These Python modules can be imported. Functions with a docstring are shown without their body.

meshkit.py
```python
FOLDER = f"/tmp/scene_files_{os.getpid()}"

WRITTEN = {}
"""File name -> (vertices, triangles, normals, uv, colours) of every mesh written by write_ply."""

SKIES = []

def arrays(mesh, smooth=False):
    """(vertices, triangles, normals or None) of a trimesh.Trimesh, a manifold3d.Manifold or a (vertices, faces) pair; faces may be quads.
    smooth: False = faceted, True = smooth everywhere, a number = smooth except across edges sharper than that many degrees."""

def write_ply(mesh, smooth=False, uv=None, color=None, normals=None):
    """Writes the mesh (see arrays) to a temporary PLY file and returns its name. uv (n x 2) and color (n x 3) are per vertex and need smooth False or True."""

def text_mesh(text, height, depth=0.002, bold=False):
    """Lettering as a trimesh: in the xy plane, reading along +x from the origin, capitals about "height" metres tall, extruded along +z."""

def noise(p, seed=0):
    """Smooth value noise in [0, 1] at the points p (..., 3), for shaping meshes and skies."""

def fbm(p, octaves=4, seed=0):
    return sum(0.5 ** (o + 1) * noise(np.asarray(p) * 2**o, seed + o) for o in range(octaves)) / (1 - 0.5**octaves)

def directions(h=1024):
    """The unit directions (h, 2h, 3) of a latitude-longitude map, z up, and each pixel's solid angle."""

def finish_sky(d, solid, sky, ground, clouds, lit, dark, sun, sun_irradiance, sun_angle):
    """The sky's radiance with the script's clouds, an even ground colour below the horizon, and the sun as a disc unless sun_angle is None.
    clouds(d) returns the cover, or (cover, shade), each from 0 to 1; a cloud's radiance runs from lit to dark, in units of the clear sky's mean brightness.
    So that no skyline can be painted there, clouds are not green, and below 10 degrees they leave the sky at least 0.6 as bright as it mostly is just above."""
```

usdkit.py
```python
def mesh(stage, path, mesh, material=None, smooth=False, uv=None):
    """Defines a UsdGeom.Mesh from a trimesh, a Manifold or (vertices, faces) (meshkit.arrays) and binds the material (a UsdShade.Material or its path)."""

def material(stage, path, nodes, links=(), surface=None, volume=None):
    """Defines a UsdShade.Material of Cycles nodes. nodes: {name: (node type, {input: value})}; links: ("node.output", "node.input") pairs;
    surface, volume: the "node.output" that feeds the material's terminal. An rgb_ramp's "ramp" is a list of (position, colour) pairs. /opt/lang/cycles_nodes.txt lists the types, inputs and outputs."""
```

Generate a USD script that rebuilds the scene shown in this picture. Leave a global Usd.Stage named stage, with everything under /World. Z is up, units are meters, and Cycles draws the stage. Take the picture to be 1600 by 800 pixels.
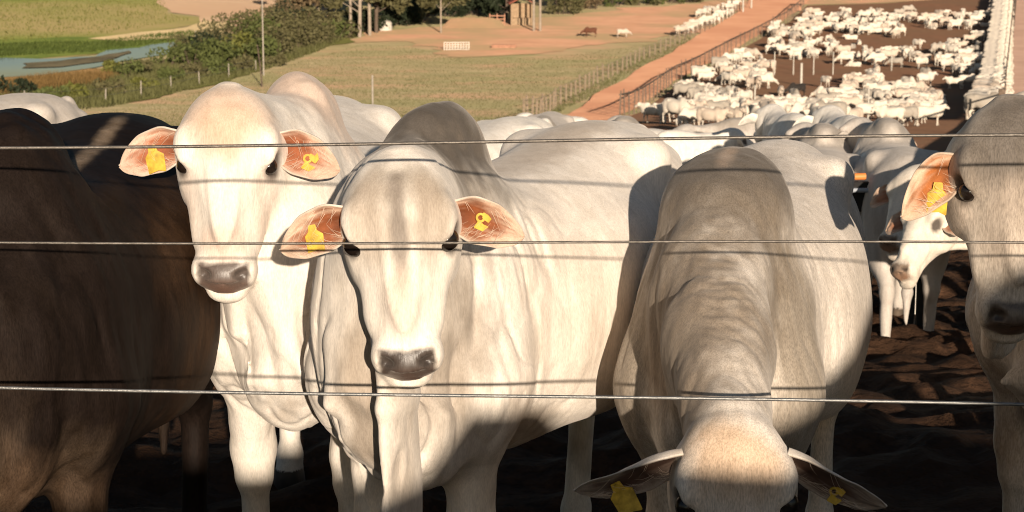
import math, random
import numpy as np, trimesh, usdkit, meshkit
from pxr import Usd, UsdGeom, UsdLux, UsdShade, Gf, Sdf, Vt
from scipy.interpolate import PchipInterpolator
from shapely.geometry import Polygon, LineString, Point
import shapely

stage = Usd.Stage.CreateInMemory()
UsdGeom.SetStageUpAxis(stage, UsdGeom.Tokens.z)
UsdGeom.SetStageMetersPerUnit(stage, 1.0)
world = UsdGeom.Xform.Define(stage, '/World')
stage.SetDefaultPrim(world.GetPrim())
UsdGeom.Scope.Define(stage, '/World/Looks')

# ------------------------------------------------------------------ camera, sky, sun
FPX, CAMZ = 3500.0, 2.3
PITCH = math.atan(640 / FPX)
cam = UsdGeom.Camera.Define(stage, '/World/camera')
cam.AddTranslateOp().Set(Gf.Vec3d(0, 0, CAMZ))
cam.AddRotateXOp().Set(90 - math.degrees(PITCH))
cam.CreateHorizontalApertureAttr(36.0)
cam.CreateVerticalApertureAttr(18.0)
cam.CreateFocalLengthAttr(FPX / 1600 * 36.0)
cam.CreateFStopAttr(15.0)
cam.CreateFocusDistanceAttr(5.6)
cam.CreateClippingRangeAttr(Gf.Vec2f(0.1, 20000))
cam.CreateExposureAttr(0.47)

SUN_EL, SUN_AZ = math.radians(11.8), math.radians(8.0)     # sun behind the camera, a little to the right
sun_to = np.array([math.sin(SUN_AZ) * math.cos(SUN_EL), -math.cos(SUN_AZ) * math.cos(SUN_EL), math.sin(SUN_EL)])
dome = UsdLux.DomeLight.Define(stage, '/World/sky')
dome.GetPrim().SetCustomDataByKey('kind', 'structure')
sky_mat = usdkit.material(stage, '/World/Looks/sky_light', {
    'sky': ('sky_texture', {'sky_type': 'single_scattering', 'sun_disc': False, 'sun_elevation': SUN_EL,
                            'sun_rotation': math.atan2(sun_to[0], sun_to[1]), 'altitude': 400.0, 'aerosol_density': 1.3}),
    'bg': ('background_shader', {'strength': 0.05})}, [('sky.color', 'bg.color')], surface='bg.background')
UsdShade.MaterialBindingAPI.Apply(dome.GetPrim()).Bind(sky_mat)
sun = UsdLux.DistantLight.Define(stage, '/World/sun')
sun.CreateIntensityAttr(1.25)
sun.CreateAngleAttr(0.55)
sun.CreateNormalizeAttr(True)
sun.CreateColorAttr(Gf.Vec3f(1.0, 0.86, 0.70))
_z = Gf.Vec3d(*[float(v) for v in sun_to])                 # light's +z axis points to the sun
_rot = Gf.Rotation(Gf.Vec3d(0, 0, 1), _z)
sun.AddTransformOp().Set(Gf.Matrix4d(_rot, Gf.Vec3d(0, 0, 0)))

# ------------------------------------------------------------------ terrain and pixel helpers
CF = np.array([0, math.cos(PITCH), -math.sin(PITCH)])
CU = np.array([0, math.sin(PITCH), math.cos(PITCH)])
CR = np.array([1.0, 0, 0])

def ray(px, py):
    return CF + CR * (px - 800) / FPX - CU * (py - 400) / FPX

def P(px, py, y):
    """The point seen at pixel px, py of the photograph that lies y metres in front of the camera."""
    r = ray(px, py)
    return np.array([0, 0, CAMZ]) + r * (y / r[1])

_main = PchipInterpolator([-3000, -50, 7.5, 12, 19, 60, 100, 150, 237, 300, 420, 4000], [0, 0, 0, -.60, -1.38, -5.9, -10.2, -15.0, -18.7, -19.5, -20.6, -30])
_left = PchipInterpolator([-3000, -50, 7.5, 12, 19, 60, 100, 150, 195, 212, 330, 420, 4000], [0, 0, 0, -.60, -1.38, -5.9, -10.2, -15.0, -17.9, -18.2, -18.2, -18.4, -22])

def terrain(x, y):
    x, y = np.asarray(x, float), np.asarray(y, float)
    w = np.clip((-x - 20) / 38, 0, 1)
    w = w * w * (3 - 2 * w)
    yy = np.clip(y, -2900, 3900)
    return _main(yy) * (1 - w) + _left(yy) * w

def G(px, py):
    """Where the sight line through a pixel meets the terrain."""
    r = ray(px, py)
    r = r / r[1]
    lo = 5.0
    ts = np.arange(5, 700, .5)
    f = CAMZ + r[2] * ts - terrain(r[0] * ts, ts)
    i = np.argmax(f < 0)
    if f[i] >= 0:
        return np.array([r[0] * 690, 690, float(terrain(r[0] * 690, 690))])
    a, b = ts[max(i - 1, 0)], ts[i]
    for _ in range(30):
        m = (a + b) / 2
        if CAMZ + r[2] * m - float(terrain(r[0] * m, m)) < 0: b = m
        else: a = m
    return np.array([r[0] * b, b, float(terrain(r[0] * b, b))])

# ------------------------------------------------------------------ prim helpers
_used = {}
def unique(parent, name):
    key = (parent, name)
    n = _used.get(key, 0)
    _used[key] = n + 1
    return f'{parent}/{name}' if n == 0 else f'{parent}/{name}_{n:03d}'

def tag(prim, label=None, cat=None, group=None, kind=None):
    p = prim.GetPrim() if hasattr(prim, 'GetPrim') else prim
    for k, v in (('label', label), ('category', cat), ('group', group), ('kind', kind)):
        if v: p.SetCustomDataByKey(k, v)
    return prim

def obj(name, mesh, mat, parent=None, smooth=False, colors=None, wet=None, **kw):
    path = unique(str(parent.GetPath()) if parent is not None else '/World', name)
    m = usdkit.mesh(stage, path, mesh, mat, smooth)
    if colors is not None:
        UsdGeom.PrimvarsAPI(m).CreatePrimvar('coat', Sdf.ValueTypeNames.Color3fArray, 'vertex').Set(Vt.Vec3fArray.FromNumpy(np.asarray(colors, np.float32)))
    if wet is not None:
        UsdGeom.PrimvarsAPI(m).CreatePrimvar('wet', Sdf.ValueTypeNames.FloatArray, 'vertex').Set(Vt.FloatArray.FromNumpy(np.asarray(wet, np.float32)))
    return tag(m, **kw)

def thing(name, loc=(0, 0, 0), rotz=0.0, scale=None, **kw):
    x = UsdGeom.Xform.Define(stage, unique('/World', name))
    x.AddTranslateOp().Set(Gf.Vec3d(*[float(v) for v in loc]))
    x.AddRotateZOp().Set(float(rotz))
    if scale: x.AddScaleOp().Set(Gf.Vec3f(*[float(s) for s in np.broadcast_to(scale, 3)]))
    return tag(x, **kw)

def copy_of(src, name, loc, rotz, scale, **kw):
    x = thing(name, loc, rotz, scale, **kw)
    x.GetPrim().GetReferences().AddInternalReference(src)
    x.GetPrim().SetInstanceable(True)
    return x

def box(c, s, rz=0):
    m = trimesh.creation.box(extents=s)
    if rz: m.apply_transform(trimesh.transformations.rotation_matrix(rz, [0, 0, 1]))
    m.apply_translation(c)
    return m

def tube(pts, radii, sides=8):
    p = np.asarray(pts, float); n = len(p)
    r = np.broadcast_to(np.asarray(radii, float), (n,))
    t = np.gradient(p, axis=0); t /= np.linalg.norm(t, axis=1, keepdims=True) + 1e-12
    a = np.cross(t, np.where(np.abs(t[:, 2:]) < .9, [[0, 0, 1.0]], [[1.0, 0, 0]])); a /= np.linalg.norm(a, axis=1, keepdims=True) + 1e-12
    b = np.cross(t, a); ang = np.arange(sides) * 2 * np.pi / sides
    v = p[:, None] + r[:, None, None] * (np.cos(ang)[None, :, None] * a[:, None] + np.sin(ang)[None, :, None] * b[:, None])
    f = []
    for i in range(n - 1):
        for j in range(sides):
            k = (j + 1) % sides
            f += [[i * sides + j, i * sides + k, (i + 1) * sides + k], [i * sides + j, (i + 1) * sides + k, (i + 1) * sides + j]]
    for j in range(1, sides - 1):
        f += [[0, j + 1, j], [(n - 1) * sides, (n - 1) * sides + j, (n - 1) * sides + j + 1]]
    return trimesh.Trimesh(v.reshape(-1, 3), f, process=False)

cat = trimesh.util.concatenate

# ------------------------------------------------------------------ materials
def L(n): return f'/World/Looks/{n}'

def soil(name, c1, c2, scale, bump=.5, dist=.05, big=.1, c3=None, rough=.95):
    return usdkit.material(stage, L(name), {
        'g': ('geometry', {}),
        'n1': ('noise_texture', {'scale': scale, 'detail': 8.0, 'roughness': .65}),
        'n2': ('noise_texture', {'scale': big, 'detail': 4.0, 'roughness': .55}),
        'r1': ('rgb_ramp', {'ramp': [(.3, c1), (.7, c2)]}),
        'r2': ('rgb_ramp', {'ramp': [(.42, (0, 0, 0)), (.62, (1, 1, 1))]}),
        'm': ('mix_color', {'blend_type': 'mix', 'b': c3 if c3 is not None else c2}),
        'b': ('bump', {'strength': bump, 'distance': dist}),
        'p': ('principled_bsdf', {'roughness': rough, 'specular_ior_level': .1, 'diffuse_roughness': 1.0})},
        [('g.position', 'n1.vector'), ('g.position', 'n2.vector'), ('n1.fac', 'r1.fac'), ('n2.fac', 'r2.fac'), ('r1.color', 'm.a'), ('r2.color', 'm.fac'),
         ('m.result', 'p.base_color'), ('n1.fac', 'b.height'), ('b.normal', 'p.normal')], surface='p.BSDF')

M = {}
M['pasture'] = usdkit.material(stage, L('dry_pasture'), {
    'g': ('geometry', {}), 'mp': ('mapping', {'scale': (.35, 1.0, 1.0)}),
    'n1': ('noise_texture', {'scale': .55, 'detail': 9.0, 'roughness': .68}), 'n2': ('noise_texture', {'scale': .07, 'detail': 5.0, 'roughness': .6}), 'n3': ('noise_texture', {'scale': .11, 'detail': 5.0, 'roughness': .6, 'distortion': .5}),
    'r1': ('rgb_ramp', {'ramp': [(.32, (.165, .138, .070)), (.5, (.225, .182, .098)), (.7, (.29, .235, .135))]}),
    'r2': ('rgb_ramp', {'ramp': [(.44, (0, 0, 0)), (.60, (.75, .75, .75))]}), 'r3': ('rgb_ramp', {'ramp': [(.50, (0, 0, 0)), (.66, (.8, .8, .8))]}),
    'm1': ('mix_color', {'b': (.185, .170, .080)}), 'm2': ('mix_color', {'b': (.31, .195, .12)}), 'b': ('bump', {'strength': .5, 'distance': .15}),
    'p': ('principled_bsdf', {'roughness': .95, 'specular_ior_level': .1, 'diffuse_roughness': 1.0})},
    [('g.position', 'mp.vector'), ('mp.vector', 'n1.vector'), ('mp.vector', 'n2.vector'), ('g.position', 'n3.vector'), ('n1.fac', 'r1.fac'), ('n2.fac', 'r2.fac'), ('n3.fac', 'r3.fac'), ('r1.color', 'm1.a'), ('r2.color', 'm1.fac'),
     ('m1.result', 'm2.a'), ('r3.color', 'm2.fac'), ('m2.result', 'p.base_color'), ('n1.fac', 'b.height'), ('b.normal', 'p.normal')], surface='p.BSDF')
M['red_soil'] = soil('red_soil', (.31, .165, .10), (.40, .225, .14), .35, .4, .1, .09, (.26, .18, .10))
M['road'] = soil('dirt_road', (.37, .185, .105), (.44, .235, .145), .5, .3, .05, .1, (.35, .17, .10))
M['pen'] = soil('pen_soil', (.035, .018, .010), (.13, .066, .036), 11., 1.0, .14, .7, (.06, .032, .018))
M['bank_reflection'] = soil('painted_reflection', (.035, .03, .018), (.09, .075, .045), 1.2, .4, .05, .3)  # dark tone painted for the bank vegetation mirrored in the river
M['far_pen'] = soil('trodden_pen_soil', (.085, .042, .024), (.15, .078, .045), .8, .5, .1, .12, (.11, .062, .036))
M['marsh'] = soil('marsh_grass', (.10, .12, .026), (.175, .175, .048), .35, .8, .3, .03, (.22, .175, .075))
M['lush'] = soil('lush_grass', (.075, .10, .02), (.14, .16, .035), .5, .8, .3, .1, (.07, .10, .02))
M['tan'] = soil('tan_field', (.30, .20, .125), (.36, .25, .165), .3, .2, .1, .05, (.32, .21, .135))
M['sand'] = soil('sand_bank', (.32, .24, .13), (.38, .29, .16), .5, .2, .1, .1)
M['reed_bed'] = soil('reed_bed', (.17, .10, .035), (.33, .20, .085), .8, 1., .3, .2, (.20, .125, .05))
M['alley'] = soil('feed_alley', (.24, .15, .11), (.32, .21, .16), .5, .2, .05, .2)
M['scrub'] = soil('scrub_ground', (.07, .075, .02), (.14, .125, .04), .6, .9, .3, .15, (.10, .10, .028))

def plain(name, c, rough=.8, metallic=0., var=.25, scale=20., spec=.3, stretch=(1, 1, 1)):
    c = np.array(c, float)
    M[name] = usdkit.material(stage, L(name), {
        't': ('texture_coordinate', {}), 'mp': ('mapping', {'scale': stretch}),
        'n': ('noise_texture', {'scale': scale, 'detail': 6.0, 'roughness': .6}),
        'r': ('rgb_ramp', {'ramp': [(.3, tuple(c * (1 - var))), (.7, tuple(np.clip(c * (1 + var), 0, .9)))]}),
        'b': ('bump', {'strength': .3, 'distance': .01}),
        'p': ('principled_bsdf', {'roughness': rough, 'metallic': metallic, 'specular_ior_level': spec})},
        [('t.object', 'mp.vector'), ('mp.vector', 'n.vector'), ('n.fac', 'r.fac'), ('r.color', 'p.base_color'), ('n.fac', 'b.height'), ('b.normal', 'p.normal')], surface='p.BSDF')
    return M[name]

plain('wire_metal', (.16, .14, .12), .5, .6, .3, 60)
plain('bright_wire', (.21, .205, .195), .45, .6, .25, 60)
plain('post_wood', (.17, .12, .085), .9, 0, .35, 9)
plain('fence_post', (.25, .185, .125), .9, 0, .35, 9)
plain('pale_post', (.55, .50, .42), .8, 0, .2, 9)
plain('grey_post', (.36, .31, .25), .85, 0, .25, 9)
plain('weathered_white', (.62, .55, .46), .8, 0, .2, 5)
plain('bark_pale', (.33, .26, .195), .9, 0, .3, 6)
plain('bark_dark', (.12, .085, .06), .9, 0, .4, 6)
plain('dark_metal', (.03, .028, .027), .85, 0, .3, 6)
plain('orange_plastic', (.75, .24, .06), .5, 0, .1, 6)
plain('concrete', (.36, .33, .29), .9, 0, .2, 6)
plain('added_truck_paint', (.25, .05, .04), .5, 0, .2, 3)
plain('tyre', (.03, .03, .03), .85, 0, .2, 10)
plain('roof_red', (.30, .09, .055), .8, 0, .3, 2)
plain('hay', (.33, .225, .135), .9, 0, .3, 4)
plain('brick_wall', (.42, .21, .13), .9, 0, .25, 4)
plain('grey_paint', (.32, .34, .37), .5, 0, .15, 3)
plain('black_gloss', (.012, .008, .006), .12, 0, .2, 30, .5)
plain('tag_yellow', (.52, .335, .04), .6, 0, .38, 45, .3)
plain('ear_hair_cream', (.70, .56, .43), .8, 0, .1, 30)

M['water'] = usdkit.material(stage, L('river_water'), {
    'g': ('geometry', {}), 'n': ('noise_texture', {'scale': .8, 'detail': 3.0}), 'b': ('bump', {'strength': .12, 'distance': .1}),
    'p': ('principled_bsdf', {'base_color': (.03, .035, .035), 'roughness': .06, 'specular_ior_level': .6})},
    [('g.position', 'n.vector'), ('n.fac', 'b.height'), ('b.normal', 'p.normal')], surface='p.BSDF')

def leaf_mat(name, c1, c2):
    M[name] = usdkit.material(stage, L(name), {
        'g': ('geometry', {}), 'r': ('rgb_ramp', {'ramp': [(0, c1), (1, c2)]}),
        'd': ('principled_bsdf', {'roughness': .7, 'specular_ior_level': .2}), 't': ('translucent_bsdf', {}), 'm': ('mix_closure', {'fac': .2})},
        [('g.random_per_island', 'r.fac'), ('r.color', 'd.base_color'), ('r.color', 't.color'), ('d.BSDF', 'm.closure1'), ('t.BSDF', 'm.closure2')], surface='m.closure')
leaf_mat('leaf_olive', (.13, .115, .05), (.30, .245, .115))
leaf_mat('leaf_green', (.105, .12, .035), (.26, .25, .085))
leaf_mat('leaf_dark', (.03, .038, .018), (.10, .10, .042))
leaf_mat('leaf_dry', (.20, .14, .075), (.38, .27, .16))
leaf_mat('leaf_bright', (.15, .15, .035), (.28, .25, .075))
leaf_mat('lush_leaf', (.075, .10, .02), (.17, .19, .045))
leaf_mat('reed', (.20, .12, .04), (.42, .27, .12))
leaf_mat('grass_blade', (.13, .125, .045), (.28, .23, .10))

def coat_material(name, speckle, rough=.8, bump=.35, contrast=.25, streak=(1, 1, .22), sheen=.12, spec=.18):
    return usdkit.material(stage, L(name), {
        'a': ('attribute', {'attribute': 'coat'}), 'w': ('attribute', {'attribute': 'wet'}), 'rr': ('map_range', {'to_min': rough, 'to_max': .40}), 'rs': ('map_range', {'to_min': spec, 'to_max': .5}), 't': ('texture_coordinate', {}), 'mp': ('mapping', {'scale': streak}),
        'nf': ('noise_texture', {'scale': 260.0, 'detail': 4.0, 'roughness': .7}),
        'nm': ('noise_texture', {'scale': 26.0, 'detail': 6.0, 'roughness': .62, 'distortion': .6}),
        'rf': ('rgb_ramp', {'ramp': [(.30, (1 - speckle,) * 3), (.62, (1 + speckle * .35,) * 3)]}),
        'rm': ('rgb_ramp', {'ramp': [(.30, (1 - contrast, 1 - contrast * 1.12, 1 - contrast * 1.3)), (.66, (1.04, 1.04, 1.04))]}),
        'm1': ('mix_color', {'blend_type': 'multiply', 'fac': 1.0, 'use_clamp': False}), 'm2': ('mix_color', {'blend_type': 'multiply', 'fac': 1.0}),
        'add': ('math', {'math_type': 'multiply_add', 'value2': .5}),
        'b': ('bump', {'strength': bump, 'distance': .004}),
        'p': ('principled_bsdf', {'sheen_weight': sheen, 'sheen_roughness': .4, 'sheen_tint': (1, .9, .8)})},
        [('t.object', 'mp.vector'), ('mp.vector', 'nf.vector'), ('mp.vector', 'nm.vector'), ('nf.fac', 'rf.fac'), ('nm.fac', 'rm.fac'),
         ('a.color', 'm1.a'), ('w.fac', 'rr.value'), ('w.fac', 'rs.value'), ('rr.result', 'p.roughness'), ('rs.result', 'p.specular_ior_level'), ('rf.color', 'm1.b'), ('m1.result', 'm2.a'), ('rm.color', 'm2.b'), ('m2.result', 'p.base_color'),
         ('nf.fac', 'add.value1'), ('nm.fac', 'add.value3'), ('add.value', 'b.height'), ('b.normal', 'p.normal')], surface='p.BSDF')
M['coat'] = coat_material('white_coat', .20, contrast=.15)
M['coat_grey'] = coat_material('grey_coat', .38, contrast=.18)
M['coat_dark'] = coat_material('dark_coat', .45, .65, .5, .4, sheen=0.0, spec=.07)
M['coat_far'] = coat_material('far_coat', .05, .85, .0, .1)
M['ear_skin'] = coat_material('ear_skin', .18, .65, .3, .25, (1, 1, 1))

# ------------------------------------------------------------------ organic modelling: smooth union of solids, meshed by surface nets
def unit(v): v = np.asarray(v, float); return v / (np.linalg.norm(v) + 1e-12)

class Ell:
    def __init__(s, c, r, R=None, k=.05, op='+'):
        s.c, s.r, s.R, s.k, s.op = np.array(c, float), np.array(r, float), None if R is None else np.array(R, float), k, op
        e = s.r if s.R is None else np.sqrt((s.R ** 2) @ (s.r ** 2))
        s.lo, s.hi = s.c - e, s.c + e
    def f(s, p):
        q = p - s.c
        if s.R is not None: q = q @ s.R           # columns of R are the axes
        k0 = np.sqrt(((q / s.r) ** 2).sum(1)); k1 = np.sqrt(((q / s.r ** 2) ** 2).sum(1)) + 1e-9
        return np.where(k0 < .05, -s.r.min(), k0 * (k0 - 1) / k1)

class Seg:
    """A tapering limb of elliptical section from a to b; (w, h) radii across and along up."""
    def __init__(s, a, b, ra, rb, up=(0, 0, 1), k=.05, op='+'):
        s.a, s.b, s.ra, s.rb, s.k, s.op = np.array(a, float), np.array(b, float), np.broadcast_to(ra, 2).astype(float), np.broadcast_to(rb, 2).astype(float), k, op
        d = s.b - s.a; s.len = np.linalg.norm(d); s.d = d / s.len
        s.lat = np.cross(np.asarray(up, float), s.d)
        if np.linalg.norm(s.lat) < 1e-3: s.lat = np.cross([1, 0, 0.], s.d)
        s.lat = unit(s.lat); s.ver = np.cross(s.d, s.lat)
        m = max(s.ra.max(), s.rb.max())
        s.lo, s.hi = np.minimum(s.a, s.b) - m, np.maximum(s.a, s.b) + m
    def f(s, p):
        q = p - s.a; t = q @ s.d; u = q @ s.lat; v = q @ s.ver
        tc = np.clip(t / s.len, 0, 1); w = t - tc * s.len
        rw = s.ra[0] + (s.rb[0] - s.ra[0]) * tc; rh = s.ra[1] + (s.rb[1] - s.ra[1]) * tc; rl = np.minimum(rw, rh)
        k0 = np.sqrt((u / rw) ** 2 + (v / rh) ** 2 + (w / rl) ** 2)
        k1 = np.sqrt((u / rw ** 2) ** 2 + (v / rh ** 2) ** 2 + (w / rl ** 2) ** 2) + 1e-9
        return np.where(k0 < .05, -rl, k0 * (k0 - 1) / k1)

class Loft:
    """Sections along the local x axis of a frame: half width, top and bottom; superelliptic."""
    def __init__(s, xs, a, top, bot, n=2.3, o=(0, 0, 0), R=np.eye(3), k=.05, op='+'):
        s.o, s.R, s.k, s.op, s.n = np.array(o, float), np.array(R, float), k, op, n
        s.x0, s.x1 = xs[0], xs[-1]
        s.t = np.linspace(xs[0], xs[-1], 300)
        s.A, s.T, s.B = [PchipInterpolator(xs, v)(s.t) for v in (a, top, bot)]
        cs = np.array([[x, y, z] for x in (s.x0, s.x1) for y in (-max(a), max(a)) for z in (min(bot), max(top))]) @ s.R.T + s.o
        s.lo, s.hi = cs.min(0), cs.max(0)
    def f(s, p):
        q = (p - s.o) @ s.R
        x = np.clip(q[:, 0], s.x0, s.x1)
        a, T, B = np.interp(x, s.t, s.A), np.interp(x, s.t, s.T), np.interp(x, s.t, s.B)
        zc, b = (T + B) / 2, (T - B) / 2
        u, v, n = np.abs(q[:, 1]) / a, np.abs(q[:, 2] - zc) / b, s.n
        k0 = np.maximum((u ** n + v ** n) ** (1 / n), 1e-4)
        gr = np.sqrt((u ** (n - 1) / a) ** 2 + (v ** (n - 1) / b) ** 2) * k0 ** (1 - n)
        d = np.maximum((k0 - 1) / np.maximum(gr, 1e-3), -np.minimum(a, b))
        w = np.abs(q[:, 0] - x)
        return np.where(w > 0, np.sqrt(np.maximum(d, 0) ** 2 + w ** 2) + np.minimum(d, 0) * .0, d)

MARG = .14
def field(prims, p):
    out = np.full(len(p), 1.0)
    for s in prims:
        m = MARG if s.op == '+' else s.k + .002
        i = np.nonzero(((p > s.lo - m) & (p < s.hi + m)).all(1))[0]
        if not len(i): continue
        d, o = s.f(p[i]), out[i]
        if s.op == '-':
            d = -d
            h = np.maximum(s.k - np.abs(o - d), 0) / s.k
            out[i] = np.maximum(o, d) + h * h * s.k / 4
        else:
            h = np.maximum(s.k - np.abs(o - d), 0) / s.k
            out[i] = np.minimum(o, d) - h * h * s.k / 4
    return out

def mesh_field(prims, h, disp=None):
    lo = np.min([s.lo for s in prims if s.op == '+'], 0) - .06
    hi = np.max([s.hi for s in prims if s.op == '+'], 0) + .06
    C = 4 if h < .03 else 2
    n = (np.ceil((hi - lo) / (h * C)).astype(int) + 1)
    F = (lambda p: field(prims, p)) if disp is None else (lambda p: field(prims, p) + disp(p))
    ax = [lo[k] + h * C * (np.arange(n[k]) + .5) for k in range(3)]
    cen = np.stack(np.meshgrid(*ax, indexing='ij'), -1).reshape(-1, 3)
    near = (np.abs(field(prims, cen)) < h * C * 1.6).reshape(n)
    nn = n * C + 1
    need = np.zeros(nn, bool)
    bi = np.argwhere(near)
    off = np.stack(np.meshgrid(*[np.arange(C + 1)] * 3, indexing='ij'), -1).reshape(-1, 3)
    idx = (bi[:, None] * C + off[None]).reshape(-1, 3)
    need[idx[:, 0], idx[:, 1], idx[:, 2]] = True
    D = np.full(nn, np.nan, np.float32)
    I = np.argwhere(need)
    vals = np.concatenate([F(lo + h * I[i:i + 200000]) for i in range(0, len(I), 200000)])
    D[I[:, 0], I[:, 1], I[:, 2]] = vals
    cells = np.repeat(np.repeat(np.repeat(near, C, 0), C, 1), C, 2)
    S = D < 0
    cnt = np.zeros(np.array(nn) - 1, np.int8)
    for d in np.ndindex(2, 2, 2):
        cnt += S[d[0]:nn[0] - 1 + d[0], d[1]:nn[1] - 1 + d[1], d[2]:nn[2] - 1 + d[2]]
    act = cells & (cnt > 0) & (cnt < 8)
    A = np.argwhere(act)
    corner = np.array(list(np.ndindex(2, 2, 2)))
    dv = np.stack([D[A[:, 0] + c[0], A[:, 1] + c[1], A[:, 2] + c[2]] for c in corner], 1)
    acc, num = np.zeros((len(A), 3)), np.zeros(len(A))
    for a_ in range(8):
        for b_ in range(a_ + 1, 8):
            if np.abs(corner[a_] - corner[b_]).sum() != 1: continue
            va, vb = dv[:, a_], dv[:, b_]
            cr = (va < 0) != (vb < 0)
            t = np.where(cr, va / np.where(cr, va - vb, 1), 0)[:, None]
            acc += cr[:, None] * (corner[a_] + t * (corner[b_] - corner[a_])); num += cr
    V = lo + h * (A + acc / num[:, None])
    vid = np.full(act.shape, -1, np.int64); vid[A[:, 0], A[:, 1], A[:, 2]] = np.arange(len(A))
    quads = []
    for k in range(3):
        sl0 = [slice(1, nn[j] - 1) if j != k else slice(0, nn[j] - 1) for j in range(3)]
        sl1 = [slice(1, nn[j] - 1) if j != k else slice(1, nn[j]) for j in range(3)]
        D0, D1 = D[tuple(sl0)], D[tuple(sl1)]
        ok = ~np.isnan(D0) & ~np.isnan(D1) & ((D0 < 0) != (D1 < 0))
        E = np.argwhere(ok)
        E0 = E + np.array([1 if j != k else 0 for j in range(3)])
        i, j = (k + 1) % 3, (k + 2) % 3
        def cell(di, dj):
            c = E0.copy(); c[:, i] -= di; c[:, j] -= dj
            return vid[c[:, 0], c[:, 1], c[:, 2]]
        q = np.stack([cell(1, 1), cell(0, 1), cell(0, 0), cell(1, 0)], 1)
        flip = (D0 < 0)[E[:, 0], E[:, 1], E[:, 2]]
        q = np.where(flip[:, None], q, q[:, ::-1])
        quads.append(q[(q >= 0).all(1)])
    Q = np.vstack(quads)
    e = h * .5
    tet = np.array([[1, -1, -1], [-1, -1, 1], [-1, 1, -1], [1, 1, 1]], float)
    for _ in range(1):
        vals = [F(V + e * t) for t in tet]
        g = sum(t[None] * v[:, None] for t, v in zip(tet, vals)) / (4 * e)
        d = sum(vals) / 4
        step = d / np.maximum((g ** 2).sum(1), .2)
        V = V - np.clip(step, -h * .6, h * .6)[:, None] * g
    f = np.vstack([Q[:, [0, 1, 2]], Q[:, [0, 2, 3]]])
    return trimesh.Trimesh(V, f, process=False)

# ------------------------------------------------------------------ cattle
def frame(fwd, up):
    x = unit(fwd); z = unit(np.asarray(up) - x * np.dot(up, x)); y = np.cross(z, x)
    return np.stack([x, y, z], 1)

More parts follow.
